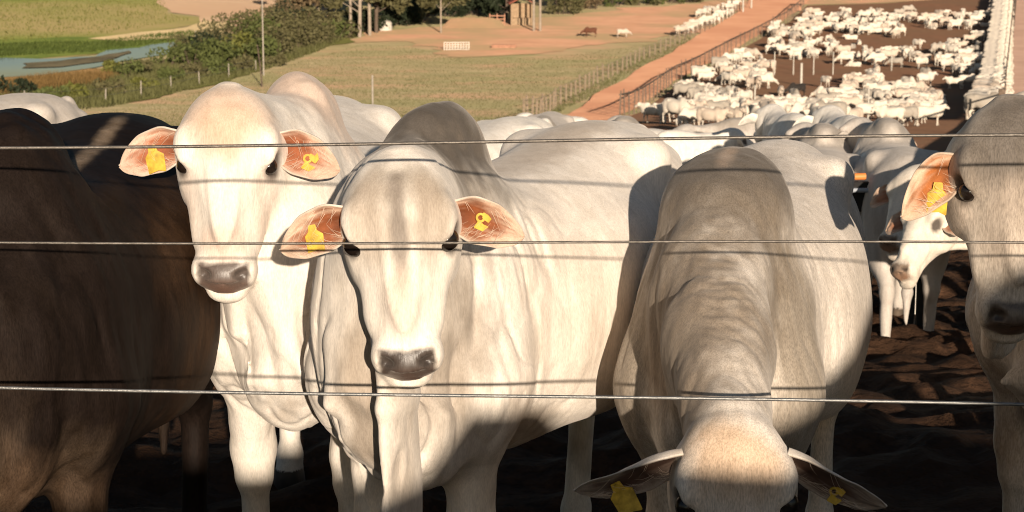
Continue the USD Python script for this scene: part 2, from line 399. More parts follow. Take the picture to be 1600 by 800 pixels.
HX = .86
def head_prims(o, R, s=1.0, jaw=1.0):
    """Head: x down the face from the poll, y to the animal's left, z out of the forehead."""
    W = lambda p: o + R @ (np.array(p, float) * (HX, 1, 1) * s)
    E = lambda c, r, k=.03, op='+', Rr=None: Ell(W(c), np.array(r) * (HX, 1, 1) * s, R if Rr is None else R @ Rr, k, op)
    pr = [Loft(np.array([-.085, -.07, -.04, .01, .06, .11, .155, .21, .30, .38, .44, .49, .525, .545, .555]) * s * HX,
               np.array([.020, .054, .088, .119, .134, .138, .130, .112, .091, .078, .079, .083, .076, .05, .025]) * s,
               np.array([-.075, -.048, -.014, .018, .032, .026, .014, .006, -.006, -.016, -.020, -.024, -.036, -.062, -.08]) * s,
               np.array([-.11, -.13, -.16, -.20, -.235, -.25, -.255, -.245, -.212, -.182, -.163, -.154, -.144, -.125, -.11]) * s, 2.45, o, R, .04)]
    for sy in (1, -1):
        pr += [E((.110, sy * .112, -.022), (.060, .028, .030), .035),                 # brow
               E((.150, sy * .106, -.15), (.13, .036, .090), .05),                    # cheek
               E((.28, sy * .078, -.085), (.12, .02, .025), .04),                     # cheek crest
               E((.485, sy * .056, -.055), (.042, .030, .036), .025)]                 # nostril wing
        pr += [E((.165, sy * .146, -.030), (.048, .032, .040), .012, '-'),            # eye socket
               E((.125, sy * .122, -.012), (.034, .010, .008), .014),                 # brow edge
               E((.195, sy * .112, -.080), (.036, .012, .010), .014),                 # lower lid
               E((.42, sy * .083, -.112), (.085, .014, .004), .012, '-')]             # mouth corner
    pr += [E((.540, 0, -.132), (.045, .058, .032), .03),                              # chin
           E((.552, 0, -.100), (.03, .075, .0045), .012, '-'),                        # mouth line
           E((.505, 0, -.026), (.030, .055, .012), .012),                             # nose pad
           E((.530, 0, -.040), (.028, .004, .012), .008, '-'),                        # philtrum
               E((.27, 0, .002), (.15, .034, .010), .04)]                                 # nasal bone
    for sy in (1, -1):
        a = .5 * sy
        Rn = np.array([[math.cos(a), -math.sin(a), 0], [math.sin(a), math.cos(a), 0], [0, 0, 1]])
        pr += [E((.500, sy * .050, -.014), (.013, .023, .030), .007, '-', Rn),         # nostril
               E((.522, sy * .062, -.030), (.020, .009, .020), .007, '-')]
    return pr

def cow_prims(ph):
    """The animal in its own frame (x forward, y left, z up, withers over the origin), with the head at ph['poll'] and frame ph['R']."""
    wd, dp = ph.get('wide', 1.0), ph.get('deep', 1.0)
    hump = ph.get('hump', 1.0)
    b = lambda z: 1.0 - (1.0 - z) * dp if z < 1.0 else z
    pr = [Loft([-1.50, -1.44, -1.30, -1.05, -.70, -.35, -.08, .12, .28, .38, .42],
               np.array([.08, .16, .235, .285, .335, .325, .285, .235, .175, .11, .05]) * wd,
               [1.22, 1.34, 1.41, 1.43, 1.385, 1.365, 1.38, 1.34, 1.24, 1.10, 1.0],
               [1.0, b(.92), b(.80), b(.70), b(.62), b(.60), b(.62), b(.66), b(.70), b(.78), .86], 2.25, k=.08)]
    # hump, leaning back
    Rh = frame((.95, 0, -.15), (0.10, 0, 1))
    pr.append(Ell((-.02, 0, 1.40), (.25, .135 * ph.get('humpw', 1.0), .215 * hump), Rh, .10))
    for s in (1, -1):
        w = wd
        pr += [Seg((-.03, s * .10 * w, 1.33), (.10, s * .205 * w, .90), (.07, .13), (.085, .14), (1, 0, 0), .09),    # shoulder blade
               Ell((.08, s * .20 * w, .86), (.15, .085, .16), None, .09),                                             # point of shoulder
               Ell((-1.03, s * .215 * w, 1.335), (.075, .055, .055), None, .10),                                      # hook bone
               Ell((-1.46, s * .10 * w, 1.25), (.06, .05, .06), None, .08),                                           # pin bone
               Ell((-1.24, s * .175 * w, .92), (.23, .125, .34), None, .10),                                          # thigh
               Ell((-.62, s * .26 * w, .95), (.36, .10, .27), None, .12)]                                             # barrel
        fx = ph.get('fore', (0, 0))[0 if s > 0 else 1]
        y = s * .155 * w
        pr += [Seg((.06, y, .80), (.05 + fx * .6, y * .98, .50), (.085, .115), (.058, .066), (1, 0, 0), .07),
               Seg((.05 + fx * .6, y * .98, .50), (.06 + fx * .6, y * .97, .42), (.062, .066), (.055, .058), (1, 0, 0), .03),
               Seg((.06 + fx * .6, y * .97, .42), (.05 + fx, y * .95, .14), (.045, .048), (.036, .040), (1, 0, 0), .03),
               Ell((.055 + fx, y * .95, .115), (.05, .046, .045), None, .03),
               Seg((.06 + fx, y * .95, .10), (.09 + fx, y * .95, .03), (.045, .05), (.055, .065), (1, 0, 0), .015)]
        hx = ph.get('hind', (0, 0))[0 if s > 0 else 1]
        y = s * .165 * w
        pr += [Seg((-1.18, y, .78), (-1.38 + hx * .7, y * .95, .52), (.11, .14), (.05, .072), (1, 0, 0), .07),
               Ell((-1.40 + hx * .7, y * .95, .50), (.055, .045, .065), None, .04),
               Seg((-1.385 + hx * .7, y * .95, .48), (-1.34 + hx, y * .95, .14), (.042, .052), (.038, .042), (1, 0, 0), .03),
               Ell((-1.335 + hx, y * .95, .115), (.05, .046, .045), None, .03),
               Seg((-1.33 + hx, y * .95, .10), (-1.30 + hx, y * .95, .03), (.045, .05), (.055, .065), (1, 0, 0), .015)]
    # tail
    tp = [(-1.46, 0, 1.34), (-1.54, .01, 1.24), (-1.57, .02, 1.0), (-1.56, .03, .70), (-1.54, .035, .52), (-1.53, .035, .30)]
    tr = [.045, .036, .026, .020, .034, .012]
    for i in range(5): pr.append(Seg(tp[i], tp[i + 1], tr[i], tr[i + 1], (0, 1, 0), .03))
    # neck
    o, R, hs = np.array(ph['poll'], float), ph['R'], ph.get('hs', 1.0)
    nape = o + R @ np.array([-.02, 0, -.06]) * hs
    throat = o + R @ np.array([.13, 0, -.20]) * hs
    end = o + R @ np.array([.03, 0, -.11]) * hs
    b0 = np.array([.05, 0, 1.12]); b1 = np.array([.24, 0, ph.get('b1', 1.08 + .25 * np.clip(o[2] - 1.3, -.6, .3))])
    back = R @ np.array([-.10, 0, -.16]) * hs
    mid = .5 * b1 + .5 * (end + back) + np.array([0, 0, .02])
    upn = unit(np.array([-(end - b1)[2], 0, (end - b1)[0]])) if abs((end - b1)[0]) + abs((end - b1)[2]) > 0 else np.array([0, 0, 1.])
    if upn[2] < 0 and upn[0] > 0: upn = -upn
    nk = ph.get('neck', 1.0); kk = ph.get('neck_k', .12)
    pr += [Seg(b0, b1, (.20 * nk, .28), (.175 * nk, .26), (0, 0, 1), kk), Seg(b1, mid, (.165 * nk, .24), (.135 * nk, .18), upn, kk), Seg(mid, end, (.135 * nk, .18), (.105, .13), upn, .10)]
    pr.append(Seg((.06, 0, 1.34), .55 * mid + .45 * nape + upn * .02, (.10 * nk, .10), (.085, .07), upn, .10))     # crest of the neck
    # dewlap from throat to brisket
    dw = ph.get('dewlap', 1.0)
    bk = np.array([.30, ph.get('bky', 0), .78 - .08 * (dw - 1)])
    d0 = throat + R @ np.array([.02, 0, -.02]) * hs
    for pts in [(d0, .5 * d0 + .5 * (b1 + (.09, 0, -.16)), b1 + (.13, 0, -.24), bk + (.06, 0, .06), bk + (-.05, 0, -.03), (.02, 0, .66))]:
        wv = [.030, .030, .034, .042, .06, .05]; hv = [.05, .075, .10 * dw, .13 * dw, .10, .06]
        sw = [0, .012, -.012, .014, 0, 0]
        pts = [np.array(p_, float) + (0, q, 0) for p_, q in zip(pts, sw)]
        for i in range(5): pr.append(Seg(pts[i], pts[i + 1], (wv[i], hv[i]), (wv[i + 1], hv[i + 1]), (.8, 0, .6), .07))
    pr.append(Ell(bk + (-.06, 0, .02), (.16, .12 * wd, .12), None, .10))   # brisket
    if ph.get('curtain'):
        zc, fo = ph['curtain'][:2]; cw = ph['curtain'][2] if len(ph['curtain']) > 2 else 1.0
        k = throat + np.array([.05, 0, -.05]) * 1.0
        pr.append(Ell(k, (.06, .048, .055), None, .03))
        pts = [k + (0, .01, -.02), k + (.02 + fo * .3, -.012, -.12), (k[0] + .02 + fo * .7, k[1] + .008, .5 * (k[2] + zc)), (k[0] + fo, k[1], zc)]
        for a_, b_, w_ in zip(pts[:-1], pts[1:], ((.034, .05, .028, .075), (.028, .075, .032, .09), (.032, .09, .042, .10))):
            pr.append(Seg(a_, b_, (w_[0] * cw, w_[1]), (w_[2] * cw, w_[3]), (1, 0, 0), .035))
    pr += head_prims(o, R, hs)
    return pr + ph.get('extra', [])

def wrinkle(ph, amp=.006):
    """Loose skin: upright folds on neck, shoulder and chest, rings on a stretched neck, gentle lumps elsewhere."""
    seed = ph.get('seed', 0)
    o = np.array(ph['poll'], float)
    b1 = np.array([.15, 0, 1.1]); ax = unit(o - b1); ln = np.linalg.norm(o - b1)
    rings = ph.get('rings', 0)
    def f(p):
        n = meshkit.noise(p * (17, 17, 3.2), seed) - .5
        n2 = meshkit.noise(p * (38, 38, 9) + 7.3, seed + 1) - .5
        n3 = meshkit.noise(p * 5.5, seed + 2) - .5
        front = np.clip((p[:, 0] + .45) / .4, 0, 1) * np.clip((p[:, 2] - .45) / .25, 0, 1)
        hd = np.linalg.norm(p - (o + ph['R'] @ np.array([.25, 0, -.08])), axis=1)
        front = front * np.clip((hd - .26) / .12, 0, 1)
        cr = 1 - np.abs(2 * meshkit.noise((p + .05 * (meshkit.noise(p * 4, seed + 8) - .5)[:, None]) * (13, 13, 2.2) + 3.1, seed + 3) - 1)
        cr2 = 1 - np.abs(2 * meshkit.noise(p * (24, 24, 5) + 9.1, seed + 4) - 1)
        crease = np.clip((cr - .72) / .28, 0, 1) ** 2 * .011 + np.clip((cr2 - .75) / .25, 0, 1) ** 2 * .004
        d = crease * front * (1 - .8 * np.clip((p[:, 2] - 1.25) / .12, 0, 1) * (np.abs(p[:, 0]) < .35)) * np.clip((hd - .24) / .12, 0, 1) * ph.get('folds', 1.0) + amp * (n * 1.6 + n2 * .7) * (.18 + .82 * front) * np.clip((hd - .2) / .15, .0, 1) + n3 * .012 * np.clip((hd - .26) / .15, .32, 1)
        if rings:
            t = (p - b1) @ ax
            lat = np.abs(p[:, 1] - (b1 + t[:, None] * ax)[:, 1])
            wob = meshkit.noise(p * 9, seed + 5) - .5
            m = np.clip((t - .02) / .12, 0, 1) * np.clip((ln * .80 - t) / .12, 0, 1)
            d = d + rings * .0030 * m * np.sin((t + 1.3 * lat * lat / .15 + .03 * wob) * 2 * np.pi / .036) * np.clip(1.15 - lat / .17, 0, 1) * (.55 + wob)
        return d
    return f

def coat_colors(mesh, ph, base, blobs, muzzle=(.045, .033, .028), n_amp=.35):
    V = np.array(mesh.vertices); seed = ph.get('seed', 0)
    C = np.tile(np.array(base, float), (len(V), 1))
    nz = (meshkit.fbm(V * 7, 4, seed + 11) - .5) * 2
    nz2 = (meshkit.fbm(V * (28, 28, 9), 3, seed + 17) - .5) * 2
    C *= (1 + .06 * nz + .04 * nz2)[:, None]
    hs = ph.get('hs', 1.0)
    H = (V - ph['poll']) @ ph['R'] / hs / (HX, 1, 1)
    def put(w, col):
        nonlocal C
        C = C + (np.array(col, float) - C) * np.clip(w, 0, 1)[:, None]
    for fr, c, r, col, st in blobs:
        Q = H if fr == 'h' else V
        d = np.sqrt((((Q - np.array(c)) / np.array(r)) ** 2).sum(1)) + n_amp * nz + .2 * nz2
        t = np.clip((1.25 - d) / .8, 0, 1)
        put(st * t * t * (3 - 2 * t), col)
    # hooves, tail switch
    put((V[:, 2] < .075) * 1.0, (.05, .045, .04))
    dirt = np.clip((meshkit.fbm(V * (5, 5, 3), 4, seed + 23) - .56) / .16, 0, 1) * np.clip((1.15 - V[:, 2]) / .6, .06, .6)
    put(dirt * (1 if base[0] > .2 else .25), (.30, .21, .14))
    # skin of the face
    for sy in (1, -1):
        d = np.sqrt((((H - np.array((.165, sy * .130, -.042))) / np.array((.056, .034, .034))) ** 2).sum(1)) + .15 * nz
        put(np.clip((1.2 - d) / .5, 0, 1) * .93, (.05, .038, .032))
    a = np.clip((H[:, 0] - .462 - .010 * nz2 + .25 * np.abs(H[:, 1]) ** 1.5) / .012, 0, 1); b = np.clip((.074 - np.abs(H[:, 1])) / .012, 0, 1)
    top = np.clip((H[:, 2] + .088 + .01 * nz2) / .010, 0, 1)
    inn = (np.abs(H[:, 1]) < .2) & (H[:, 0] < .7) & (np.abs(H[:, 2]) < .4)
    mzl = a * b * top * inn
    if ph.get('curtain'):
        kx = ph['poll'] + ph['R'] @ np.array([.13, 0, -.20]) * hs
        dd = np.hypot((V[:, 0] - kx[0] - .03) / .13, (V[:, 1] - kx[1]) / .06)
        put(np.clip(1.2 - dd + .5 * nz, 0, 1) * (V[:, 2] < kx[2] + .02) * np.clip((V[:, 0] - .40) / .1, 0, 1) * .75, (.36, .29, .225))
    put(mzl * (.92 + .08 * nz2), np.array(muzzle))
    put(mzl * np.clip((H[:, 0] - .515) / .03, 0, 1) * .6, np.array(muzzle) * (2.6, 1.9, 1.5))
    ph['wet'] = mzl
    nd = np.minimum(np.sqrt((((H - np.array((.504, .052, -.020))) / np.array((.018, .022, .026))) ** 2).sum(1)), np.sqrt((((H - np.array((.504, -.052, -.020))) / np.array((.018, .022, .026))) ** 2).sum(1)))
    put(np.clip((1.1 - nd) / .4, 0, 1) * .8 * inn, (.012, .008, .007))
    return np.clip(C, .004, .9)

def ear_mesh(L_=.20, Wd=.062, droop=.15, seed=0):
    """Ear: x from root to tip, y across (up +), z out of the open side. A cupped leaf with two skins."""
    nu, nv = 40, 26
    u, v = np.meshgrid(np.linspace(0, 1, nu), np.linspace(-1, 1, nv), indexing='ij')
    prof = PchipInterpolator([0, .12, .35, .6, .82, .94, 1], [.50, .72, 1.0, .96, .66, .36, .05])
    w = Wd * prof(u)
    cup = PchipInterpolator([0, .2, .5, .8, 1], [1.15, .95, .62, .32, .1])(u)
    ang = v * (1.25 * cup + .05)
    yy = w * np.sin(ang) / np.maximum(np.sin(1.25 * cup + .05), .2)
    zz = -w * (np.cos(ang) - np.cos(1.25 * cup + .05)) * .95
    xx = L_ * u
    yy = yy - droop * L_ * u ** 2 + .010 * np.sin(u * 3.1) * (v < 0) * 0
    zz = zz + .02 * np.sin(u * np.pi) + (meshkit.noise(np.stack([u * 6, v * 2, u * 0 + seed], -1)) - .5) * .008
    th = .0055 * (1 - .5 * np.abs(v)) * (1 - .6 * u)
    inner = np.stack([xx, yy, zz], -1); 
    nrm = np.cross(np.gradient(inner, axis=0), np.gradient(inner, axis=1)); nrm /= np.linalg.norm(nrm, axis=-1, keepdims=True) + 1e-9
    if nrm[nu // 2, nv // 2, 2] < 0: nrm = -nrm
    outer = inner - nrm * th[..., None] * 2
    ids = np.arange(nu * nv).reshape(nu, nv)
    q = np.stack([ids[:-1, :-1], ids[1:, :-1], ids[1:, 1:], ids[:-1, 1:]], -1).reshape(-1, 4)
    q2 = q[:, ::-1] + nu * nv
    rim = []
    loop = list(ids[:, 0]) + list(ids[-1, 1:]) + list(ids[-2::-1, -1])
    for a, b in zip(loop[:-1], loop[1:]): rim.append([b, a, a + nu * nv, b + nu * nv])
    f = np.vstack([q, q2, rim]); f = np.vstack([f[:, [0, 1, 2]], f[:, [0, 2, 3]]])
    m = trimesh.Trimesh(np.vstack([inner.reshape(-1, 3), outer.reshape(-1, 3)]), f, process=False)
    return m, u.ravel(), v.ravel()

def ear_tag_mesh(kind, seed=0):
    if kind == 'pennant':
        pts = [(-.008, .012), (.008, .012), (.010, -.004), (.024, -.016), (.022, -.060), (.006, -.054), (-.020, -.058), (-.022, -.016), (-.010, -.004)]
        m = trimesh.creation.extrude_polygon(Polygon(pts).buffer(.0025), .003, engine='earcut')
        m = cat([m, trimesh.creation.cylinder(.008, .006, sections=14, transform=trimesh.transformations.translation_matrix([0, .004, .004]))])
    else:
        ring = trimesh.creation.annulus(.006, .0115, .004, sections=18)
        pts = [(.006, .0), (.018, -.010), (.030, .004), (.026, .014), (.018, .004), (.008, .010)]
        w1 = trimesh.creation.extrude_polygon(Polygon(pts).buffer(.002), .004, engine='earcut')
        pts = [(-.004, -.008), (-.014, -.022), (.004, -.030), (.016, -.022), (.006, -.018)]
        w2 = trimesh.creation.extrude_polygon(Polygon(pts).buffer(.002), .004, engine='earcut')
        m = cat([ring, w1, w2])
    m = m.subdivide_to_size(.006) if hasattr(m, 'subdivide_to_size') else m
    V = np.array(m.vertices); V[:, 2] += -7 * V[:, 0] ** 2 + 3.0 * np.maximum(-V[:, 1] - .01, 0) ** 2 + .10 * np.maximum(-V[:, 1] - .015, 0)
    m.vertices = V
    return m

def add_ears(t, ph, base_col, inner=(.50, .20, .10), specs=None, detail=True):
    o, R, hs = np.array(ph['poll'], float), ph['R'], ph.get('hs', 1.0)
    specs = specs or {}
    for sy in (1, -1):
        sp = {'L': .20, 'W': .062, 'droop': .2, 'dir': (.10, 1, -.18), 'open': (.25, .05, 1), 'tag': None, **specs.get('both', {}), **specs.get(sy, {})}
        m, u, v = ear_mesh(sp['L'] * hs, sp['W'] * hs, sp['droop'] * 1.0, ph.get('seed', 0) + sy)
        d = np.array(sp['dir'], float) * (1, sy, 1); n = np.array(sp['open'], float) * (1, sy, 1)
        x = unit(d); z = unit(n - x * (n @ x)); y = np.cross(z, x)
        if y[0] > 0: y = -y                                  # ear's "up" is towards the poll
        Fh = np.stack([x, y, z], 1)
        root = np.array(sp.get('root', (.085, .118, -.070))) * (1, sy, 1) * hs
        V = np.array(m.vertices)
        pts = (V @ Fh.T + root) @ R.T + o
        k = len(V) // 2
        nz = meshkit.fbm(np.stack([u * 5, v * 9, u * 0 + sy], -1), 3, 3)
        core = np.clip(1.35 - np.sqrt(((u - .34) / .50) ** 2 + ((v + .02) / .80) ** 2) + (nz - .5) * 1.0, 0, 1)
        core = core * core * (3 - 2 * core)
        rim = np.array(sp.get('rim', (.64, .46, .34)))
        ci = rim[None] * (1 - core[:, None]) + np.array(inner)[None] * core[:, None]
        lines = .75 + .25 * np.sin(v * 15 + 3 * nz)
        ci = ci * (1 - .35 * core * (1 - lines))[:, None]
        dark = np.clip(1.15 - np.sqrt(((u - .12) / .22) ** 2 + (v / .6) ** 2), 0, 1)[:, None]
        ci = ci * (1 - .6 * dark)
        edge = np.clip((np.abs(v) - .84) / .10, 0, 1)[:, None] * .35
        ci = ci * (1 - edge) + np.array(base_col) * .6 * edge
        co = np.tile(np.array(base_col) * .9, (k, 1))
        mm = trimesh.Trimesh(pts, m.faces if np.linalg.det(Fh) > 0 else m.faces[:, ::-1], process=False)
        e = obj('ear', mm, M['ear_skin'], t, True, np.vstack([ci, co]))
        if detail:
            rgh = np.random.default_rng(ph.get('seed', 0) * 2 + (sy > 0))
            nU, nV = 40, 26
            IP = pts[:k].reshape(nU, nV, 3)
            cv, wd_, ct = [], [], []
            for _ in range(40):
                iu = int(rgh.uniform(3, 30)); up_ = rgh.random() < .2
                jv = int(rgh.uniform(1, 7)) if not up_ else int(rgh.uniform(nV - 8, nV - 2))
                tv_ = int(np.clip(jv + (1 if not up_ else -1) * rgh.uniform(4, 9), 0, nV - 1)); tu_ = int(np.clip(iu + rgh.uniform(2, 9), 0, nU - 1))
                a_, b_ = IP[iu, jv], IP[tu_, tv_]
                nn_ = R @ (Fh @ np.array([0, 0, 1.0]))
                mid_ = (a_ + b_) / 2 + nn_ * .012
                cv += [a_, mid_, b_ + nn_ * .014]; wd_ += [.0008, .0005, .0002]; ct.append(3)
            hc = UsdGeom.BasisCurves.Define(stage, unique(str(e.GetPath()), 'ear_hair'))
            hc.CreateTypeAttr('linear'); hc.CreatePointsAttr(Vt.Vec3fArray.FromNumpy(np.array(cv, np.float32))); hc.CreateCurveVertexCountsAttr(ct)
            hc.CreateWidthsAttr(wd_); hc.SetWidthsInterpolation('vertex')
            UsdShade.MaterialBindingAPI.Apply(hc.GetPrim()).Bind(UsdShade.Material.Get(stage, L('ear_hair_cream') if base_col[0] > .2 else L('bark_dark')))
        if sp['tag']:
            tm = ear_tag_mesh(sp['tag'])
            tl = np.array(sp.get('tagpos', (.45, -.1)))
            # point on the inner skin
            i = np.argmin((u - tl[0]) ** 2 + (v - tl[1]) ** 2)
            pw = pts[i] + (R @ (Fh @ np.array([0, 0, .008])))
            zz = unit(R @ unit(Fh @ np.array([0, 0, 1.]) * .6 + np.array([0, 0, .8])))
            dn = np.array([0, 0, 1.]); yy = unit(dn - zz * (dn @ zz)); xx = np.cross(yy, zz)
            a = sp.get('tagrot', 0); xx, yy = xx * math.cos(a) + yy * math.sin(a), -xx * math.sin(a) + yy * math.cos(a)
            sc = sp.get('tagscale', 1.0)
            tv = (np.array(tm.vertices) * sc) @ np.stack([xx, yy, zz], 1).T + pw
            obj('ear_tag', trimesh.Trimesh(tv, tm.faces, process=False), M['tag_yellow'], e)

def add_eyes(t, ph):
    er = ph.get('eye', .031)
    o, R, hs = np.array(ph['poll'], float), ph['R'], ph.get('hs', 1.0)
    for sy in (1, -1):
        s = trimesh.creation.icosphere(subdivisions=3, radius=er * hs)
        s.apply_translation(o + R @ (np.array((.165 * HX, sy * .110, -.044)) * hs))
        obj('eye', s, M['black_gloss'], t, True)

def hero(name, origin, theta, head, s=1.0, base=(.74, .66, .56), blobs=(), mat='coat', h=.009, ears=None, inner=(.50, .20, .10), ph=None, muzzle=(.045, .033, .028), label='', category='bull', group=None, amp=.006, eyes=True):
    """head: world poll point, nose direction, face normal."""
    ph = dict(ph or {})
    th = math.radians(theta)
    Rz = np.array([[math.cos(th), -math.sin(th), 0], [math.sin(th), math.cos(th), 0], [0, 0, 1]])
    org = np.array([origin[0], origin[1], float(terrain(origin[0], origin[1]))])
    ph['poll'] = Rz.T @ (np.array(head[0]) - org) / s
    ph['R'] = frame(Rz.T @ np.array(head[1], float), Rz.T @ np.array(head[2], float))
    ph['hs'] = ph.get('hs', 1.0) / s
    t = thing(name, org, theta, s, label=label, cat=category, group=group)
    m = mesh_field(cow_prims(ph), h, wrinkle(ph, amp))
    cc = coat_colors(m, ph, base, blobs, muzzle)
    obj('body', m, M[mat], t, True, cc, ph['wet'])
    if eyes: add_eyes(t, ph)
    add_ears(t, ph, base, inner, ears)
    return t, ph

# ------------------------------------------------------------------ the ground and what is laid on it
def sheet(name, poly, mat, off, step, rag=0.0, seed=0):
    """Drapes a plan polygon over the terrain as a triangulated sheet."""
    poly = poly.buffer(0)
    if rag:
        ext = np.array(poly.exterior.segmentize(step * .7).coords)
        dx = meshkit.fbm(np.c_[ext / (step * 2.2), np.full(len(ext), seed)], 3, seed) - .5
        dy = meshkit.fbm(np.c_[ext / (step * 2.2), np.full(len(ext), seed + 9)], 3, seed + 4) - .5
        poly = Polygon(ext + rag * np.c_[dx, dy]).buffer(0)
        if poly.geom_type != 'Polygon': poly = max(poly.geoms, key=lambda g: g.area)
    x0, y0, x1, y1 = poly.bounds
    cells = []
    gx, gy = np.arange(x0, x1 + step, step), np.arange(y0, y1 + step, step)
    vs, fs, n = [], [], 0
    shapely.prepare(poly)
    for a in gx:
        for b in gy:
            c = shapely.box(a, b, a + step, b + step)
            if not poly.intersects(c): continue
            g = c if poly.contains(c) else poly.intersection(c)
            for q in getattr(g, 'geoms', [g]):
                if q.geom_type != 'Polygon' or q.area < 1e-6: continue
                if q is c:
                    v = np.array(c.exterior.coords)[:4]; f = np.array([[0, 1, 2], [0, 2, 3]])
                    if np.cross(v[1] - v[0], v[2] - v[0]) < 0: f = f[:, ::-1]
                else:
                    v, f = trimesh.creation.triangulate_polygon(q, engine='earcut')
                    ar = np.cross(v[f[:, 1]] - v[f[:, 0]], v[f[:, 2]] - v[f[:, 0]])
                    f = np.where((ar < 0)[:, None], f[:, ::-1], f)
                vs.append(v); fs.append(f + n); n += len(v)
    V = np.vstack(vs); F = np.vstack(fs)
    Z = terrain(V[:, 0], V[:, 1]) + off
    m = trimesh.Trimesh(np.c_[V, Z], F, process=False); m.merge_vertices()
    o = obj(name, m, mat, None, True, kind='structure')
    return poly

def gpoly(pts): return Polygon([G(*p)[:2] for p in pts])

# base terrain: graded grid out to the horizon
xs = np.unique(np.concatenate([np.arange(-160, 161, 4.0), [-3000, -1500, -800, -500, -350, -250, -200, 200, 250, 350, 500, 800, 1500, 3000]]))
ys = np.unique(np.concatenate([np.arange(-12, 60, 1.5), np.arange(60, 340, 4.0), [-3000, -1200, -400, -150, -60, -30, 360, 400, 460, 560, 750, 1100, 1800, 2800, 3900]]))
gx, gy = np.meshgrid(xs, ys, indexing='ij')
gz = terrain(gx, gy) + (meshkit.fbm(np.stack([gx / 9, gy / 9, gx * 0], -1), 3, 2) - .5) * np.clip((gy - 60) / 40, 0, 1) * .03 * (np.abs(gx) < 200)
nx_, ny_ = gx.shape
ids = np.arange(nx_ * ny_).reshape(nx_, ny_)
q = np.stack([ids[:-1, :-1], ids[1:, :-1], ids[1:, 1:], ids[:-1, 1:]], -1).reshape(-1, 4)
obj('ground', (np.stack([gx, gy, gz], -1).reshape(-1, 3), q), M['pasture'], None, True, kind='structure')

# the soil of the near pen, trampled: a fine displaced sheet
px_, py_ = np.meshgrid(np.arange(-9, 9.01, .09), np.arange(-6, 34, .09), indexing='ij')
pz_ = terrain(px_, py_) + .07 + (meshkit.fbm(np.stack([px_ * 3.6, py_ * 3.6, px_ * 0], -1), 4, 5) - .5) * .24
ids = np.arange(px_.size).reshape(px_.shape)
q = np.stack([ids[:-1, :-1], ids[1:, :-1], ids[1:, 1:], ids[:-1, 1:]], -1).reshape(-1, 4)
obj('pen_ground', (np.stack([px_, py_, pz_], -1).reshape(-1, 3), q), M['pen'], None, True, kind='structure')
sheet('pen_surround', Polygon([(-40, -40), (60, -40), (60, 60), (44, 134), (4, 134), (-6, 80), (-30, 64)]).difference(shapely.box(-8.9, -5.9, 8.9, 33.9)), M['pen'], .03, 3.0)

OFF = .085
far_pen = sheet('far_pen_ground', gpoly([(930, 212), (975, 186), (1062, 130), (1150, 82), (1236, 34), (1262, 9), (1380, 6), (1520, -4), (1600, -12), (1640, 60), (1700, 240), (1500, 260)]), M['far_pen'], OFF, 5.0)
road = sheet('dirt_road', gpoly([(820, 215), (862, 190), (930, 150), (1000, 108), (1075, 66), (1150, 22), (1168, 5), (1180, -22), (1300, -24), (1262, 3), (1230, 30), (1140, 82), (1052, 130), (968, 184), (920, 215)]), M['road'], OFF + .05, 4.0, .8, 3)
sheet('farmyard_soil', gpoly([(560, 66), (600, 52), (660, 42), (730, 34), (860, 26), (960, 14), (1100, 8), (1168, -6), (1165, 14), (1120, 40), (1040, 62), (960, 70), (900, 72), (850, 84), (770, 88), (690, 84), (640, 66)]), M['red_soil'], OFF - .03, 3.0, 11, 5)
sheet('far_road', gpoly([(1165, -40), (1700, -40), (1700, -14), (1520, -2), (1380, 4), (1262, 7), (1240, 8), (1160, 8)]), M['red_soil'], OFF - .05, 5.0, 1, 6)
sheet('feed_alley', gpoly([(1588, -8), (1583, 60), (1576, 140), (1566, 240), (1640, 240), (1650, 60), (1640, -8)]), M['alley'], OFF + .03, 3.0)
# the valley on the left
sheet('marsh_meadow', gpoly([(-60, -60), (260, -60), (262, 4), (262, 22), (310, 28), (318, 38), (280, 46), (140, 62), (220, 66), (330, 62), (300, 72), (240, 76), (160, 84), (100, 92), (-60, 92)]), M['marsh'], OFF - .02, 5.0, 3, 7)
sheet('lush_bank', gpoly([(-60, 66), (140, 58), (150, 64), (330, 58), (345, 62), (300, 76), (150, 86), (60, 94), (-60, 94)]), M['lush'], OFF + .02, 4.0, 4, 8)
sheet('tan_field', gpoly([(248, -70), (250, 5), (264, 20), (312, 26), (320, 38), (300, 46), (340, 56), (400, 34), (520, 34), (540, -70)]), M['tan'], OFF, 6.0, 2, 9)
sheet('sand_track', gpoly([(136, 62), (200, 54), (290, 45), (318, 34), (370, 38), (350, 55), (270, 62), (190, 66)]), M['sand'], OFF + .06, 3.0, 1, 10)
sheet('reed_flat', gpoly([(-60, 120), (60, 112), (140, 108), (200, 112), (150, 134), (90, 142), (40, 148), (-60, 158)]), M['reed_bed'], OFF, 3.0, 3, 11)
sheet('scrub_bank', gpoly([(-60, 165), (40, 142), (120, 135), (170, 112), (240, 100), (300, 72), (360, 54), (560, 30), (560, 62), (480, 84), (400, 112), (290, 140), (170, 166), (60, 172), (-60, 186)]), M['scrub'], OFF - .02, 3.0, 4, 12)
sheet('river', gpoly([(-60, 94), (0, 92), (60, 94), (150, 90), (165, 80), (215, 76), (228, 72), (286, 66), (268, 86), (200, 96), (150, 108), (60, 120), (-60, 126)]), M['water'], OFF + .04, 3.0, 1.5, 13)
sheet('dark_reflection', gpoly([(34, 101), (90, 97), (160, 90), (205, 82), (208, 85), (166, 97), (90, 107), (34, 109)]), M['bank_reflection'], OFF + .08, 2.0, 1.5, 15)  # dark sheet over the water, painting the reflection of the far bank
sheet('pool', gpoly([(44, 146), (66, 140), (84, 143), (70, 154), (50, 157)]), M['water'], OFF + .06, 2.0, .5, 14)

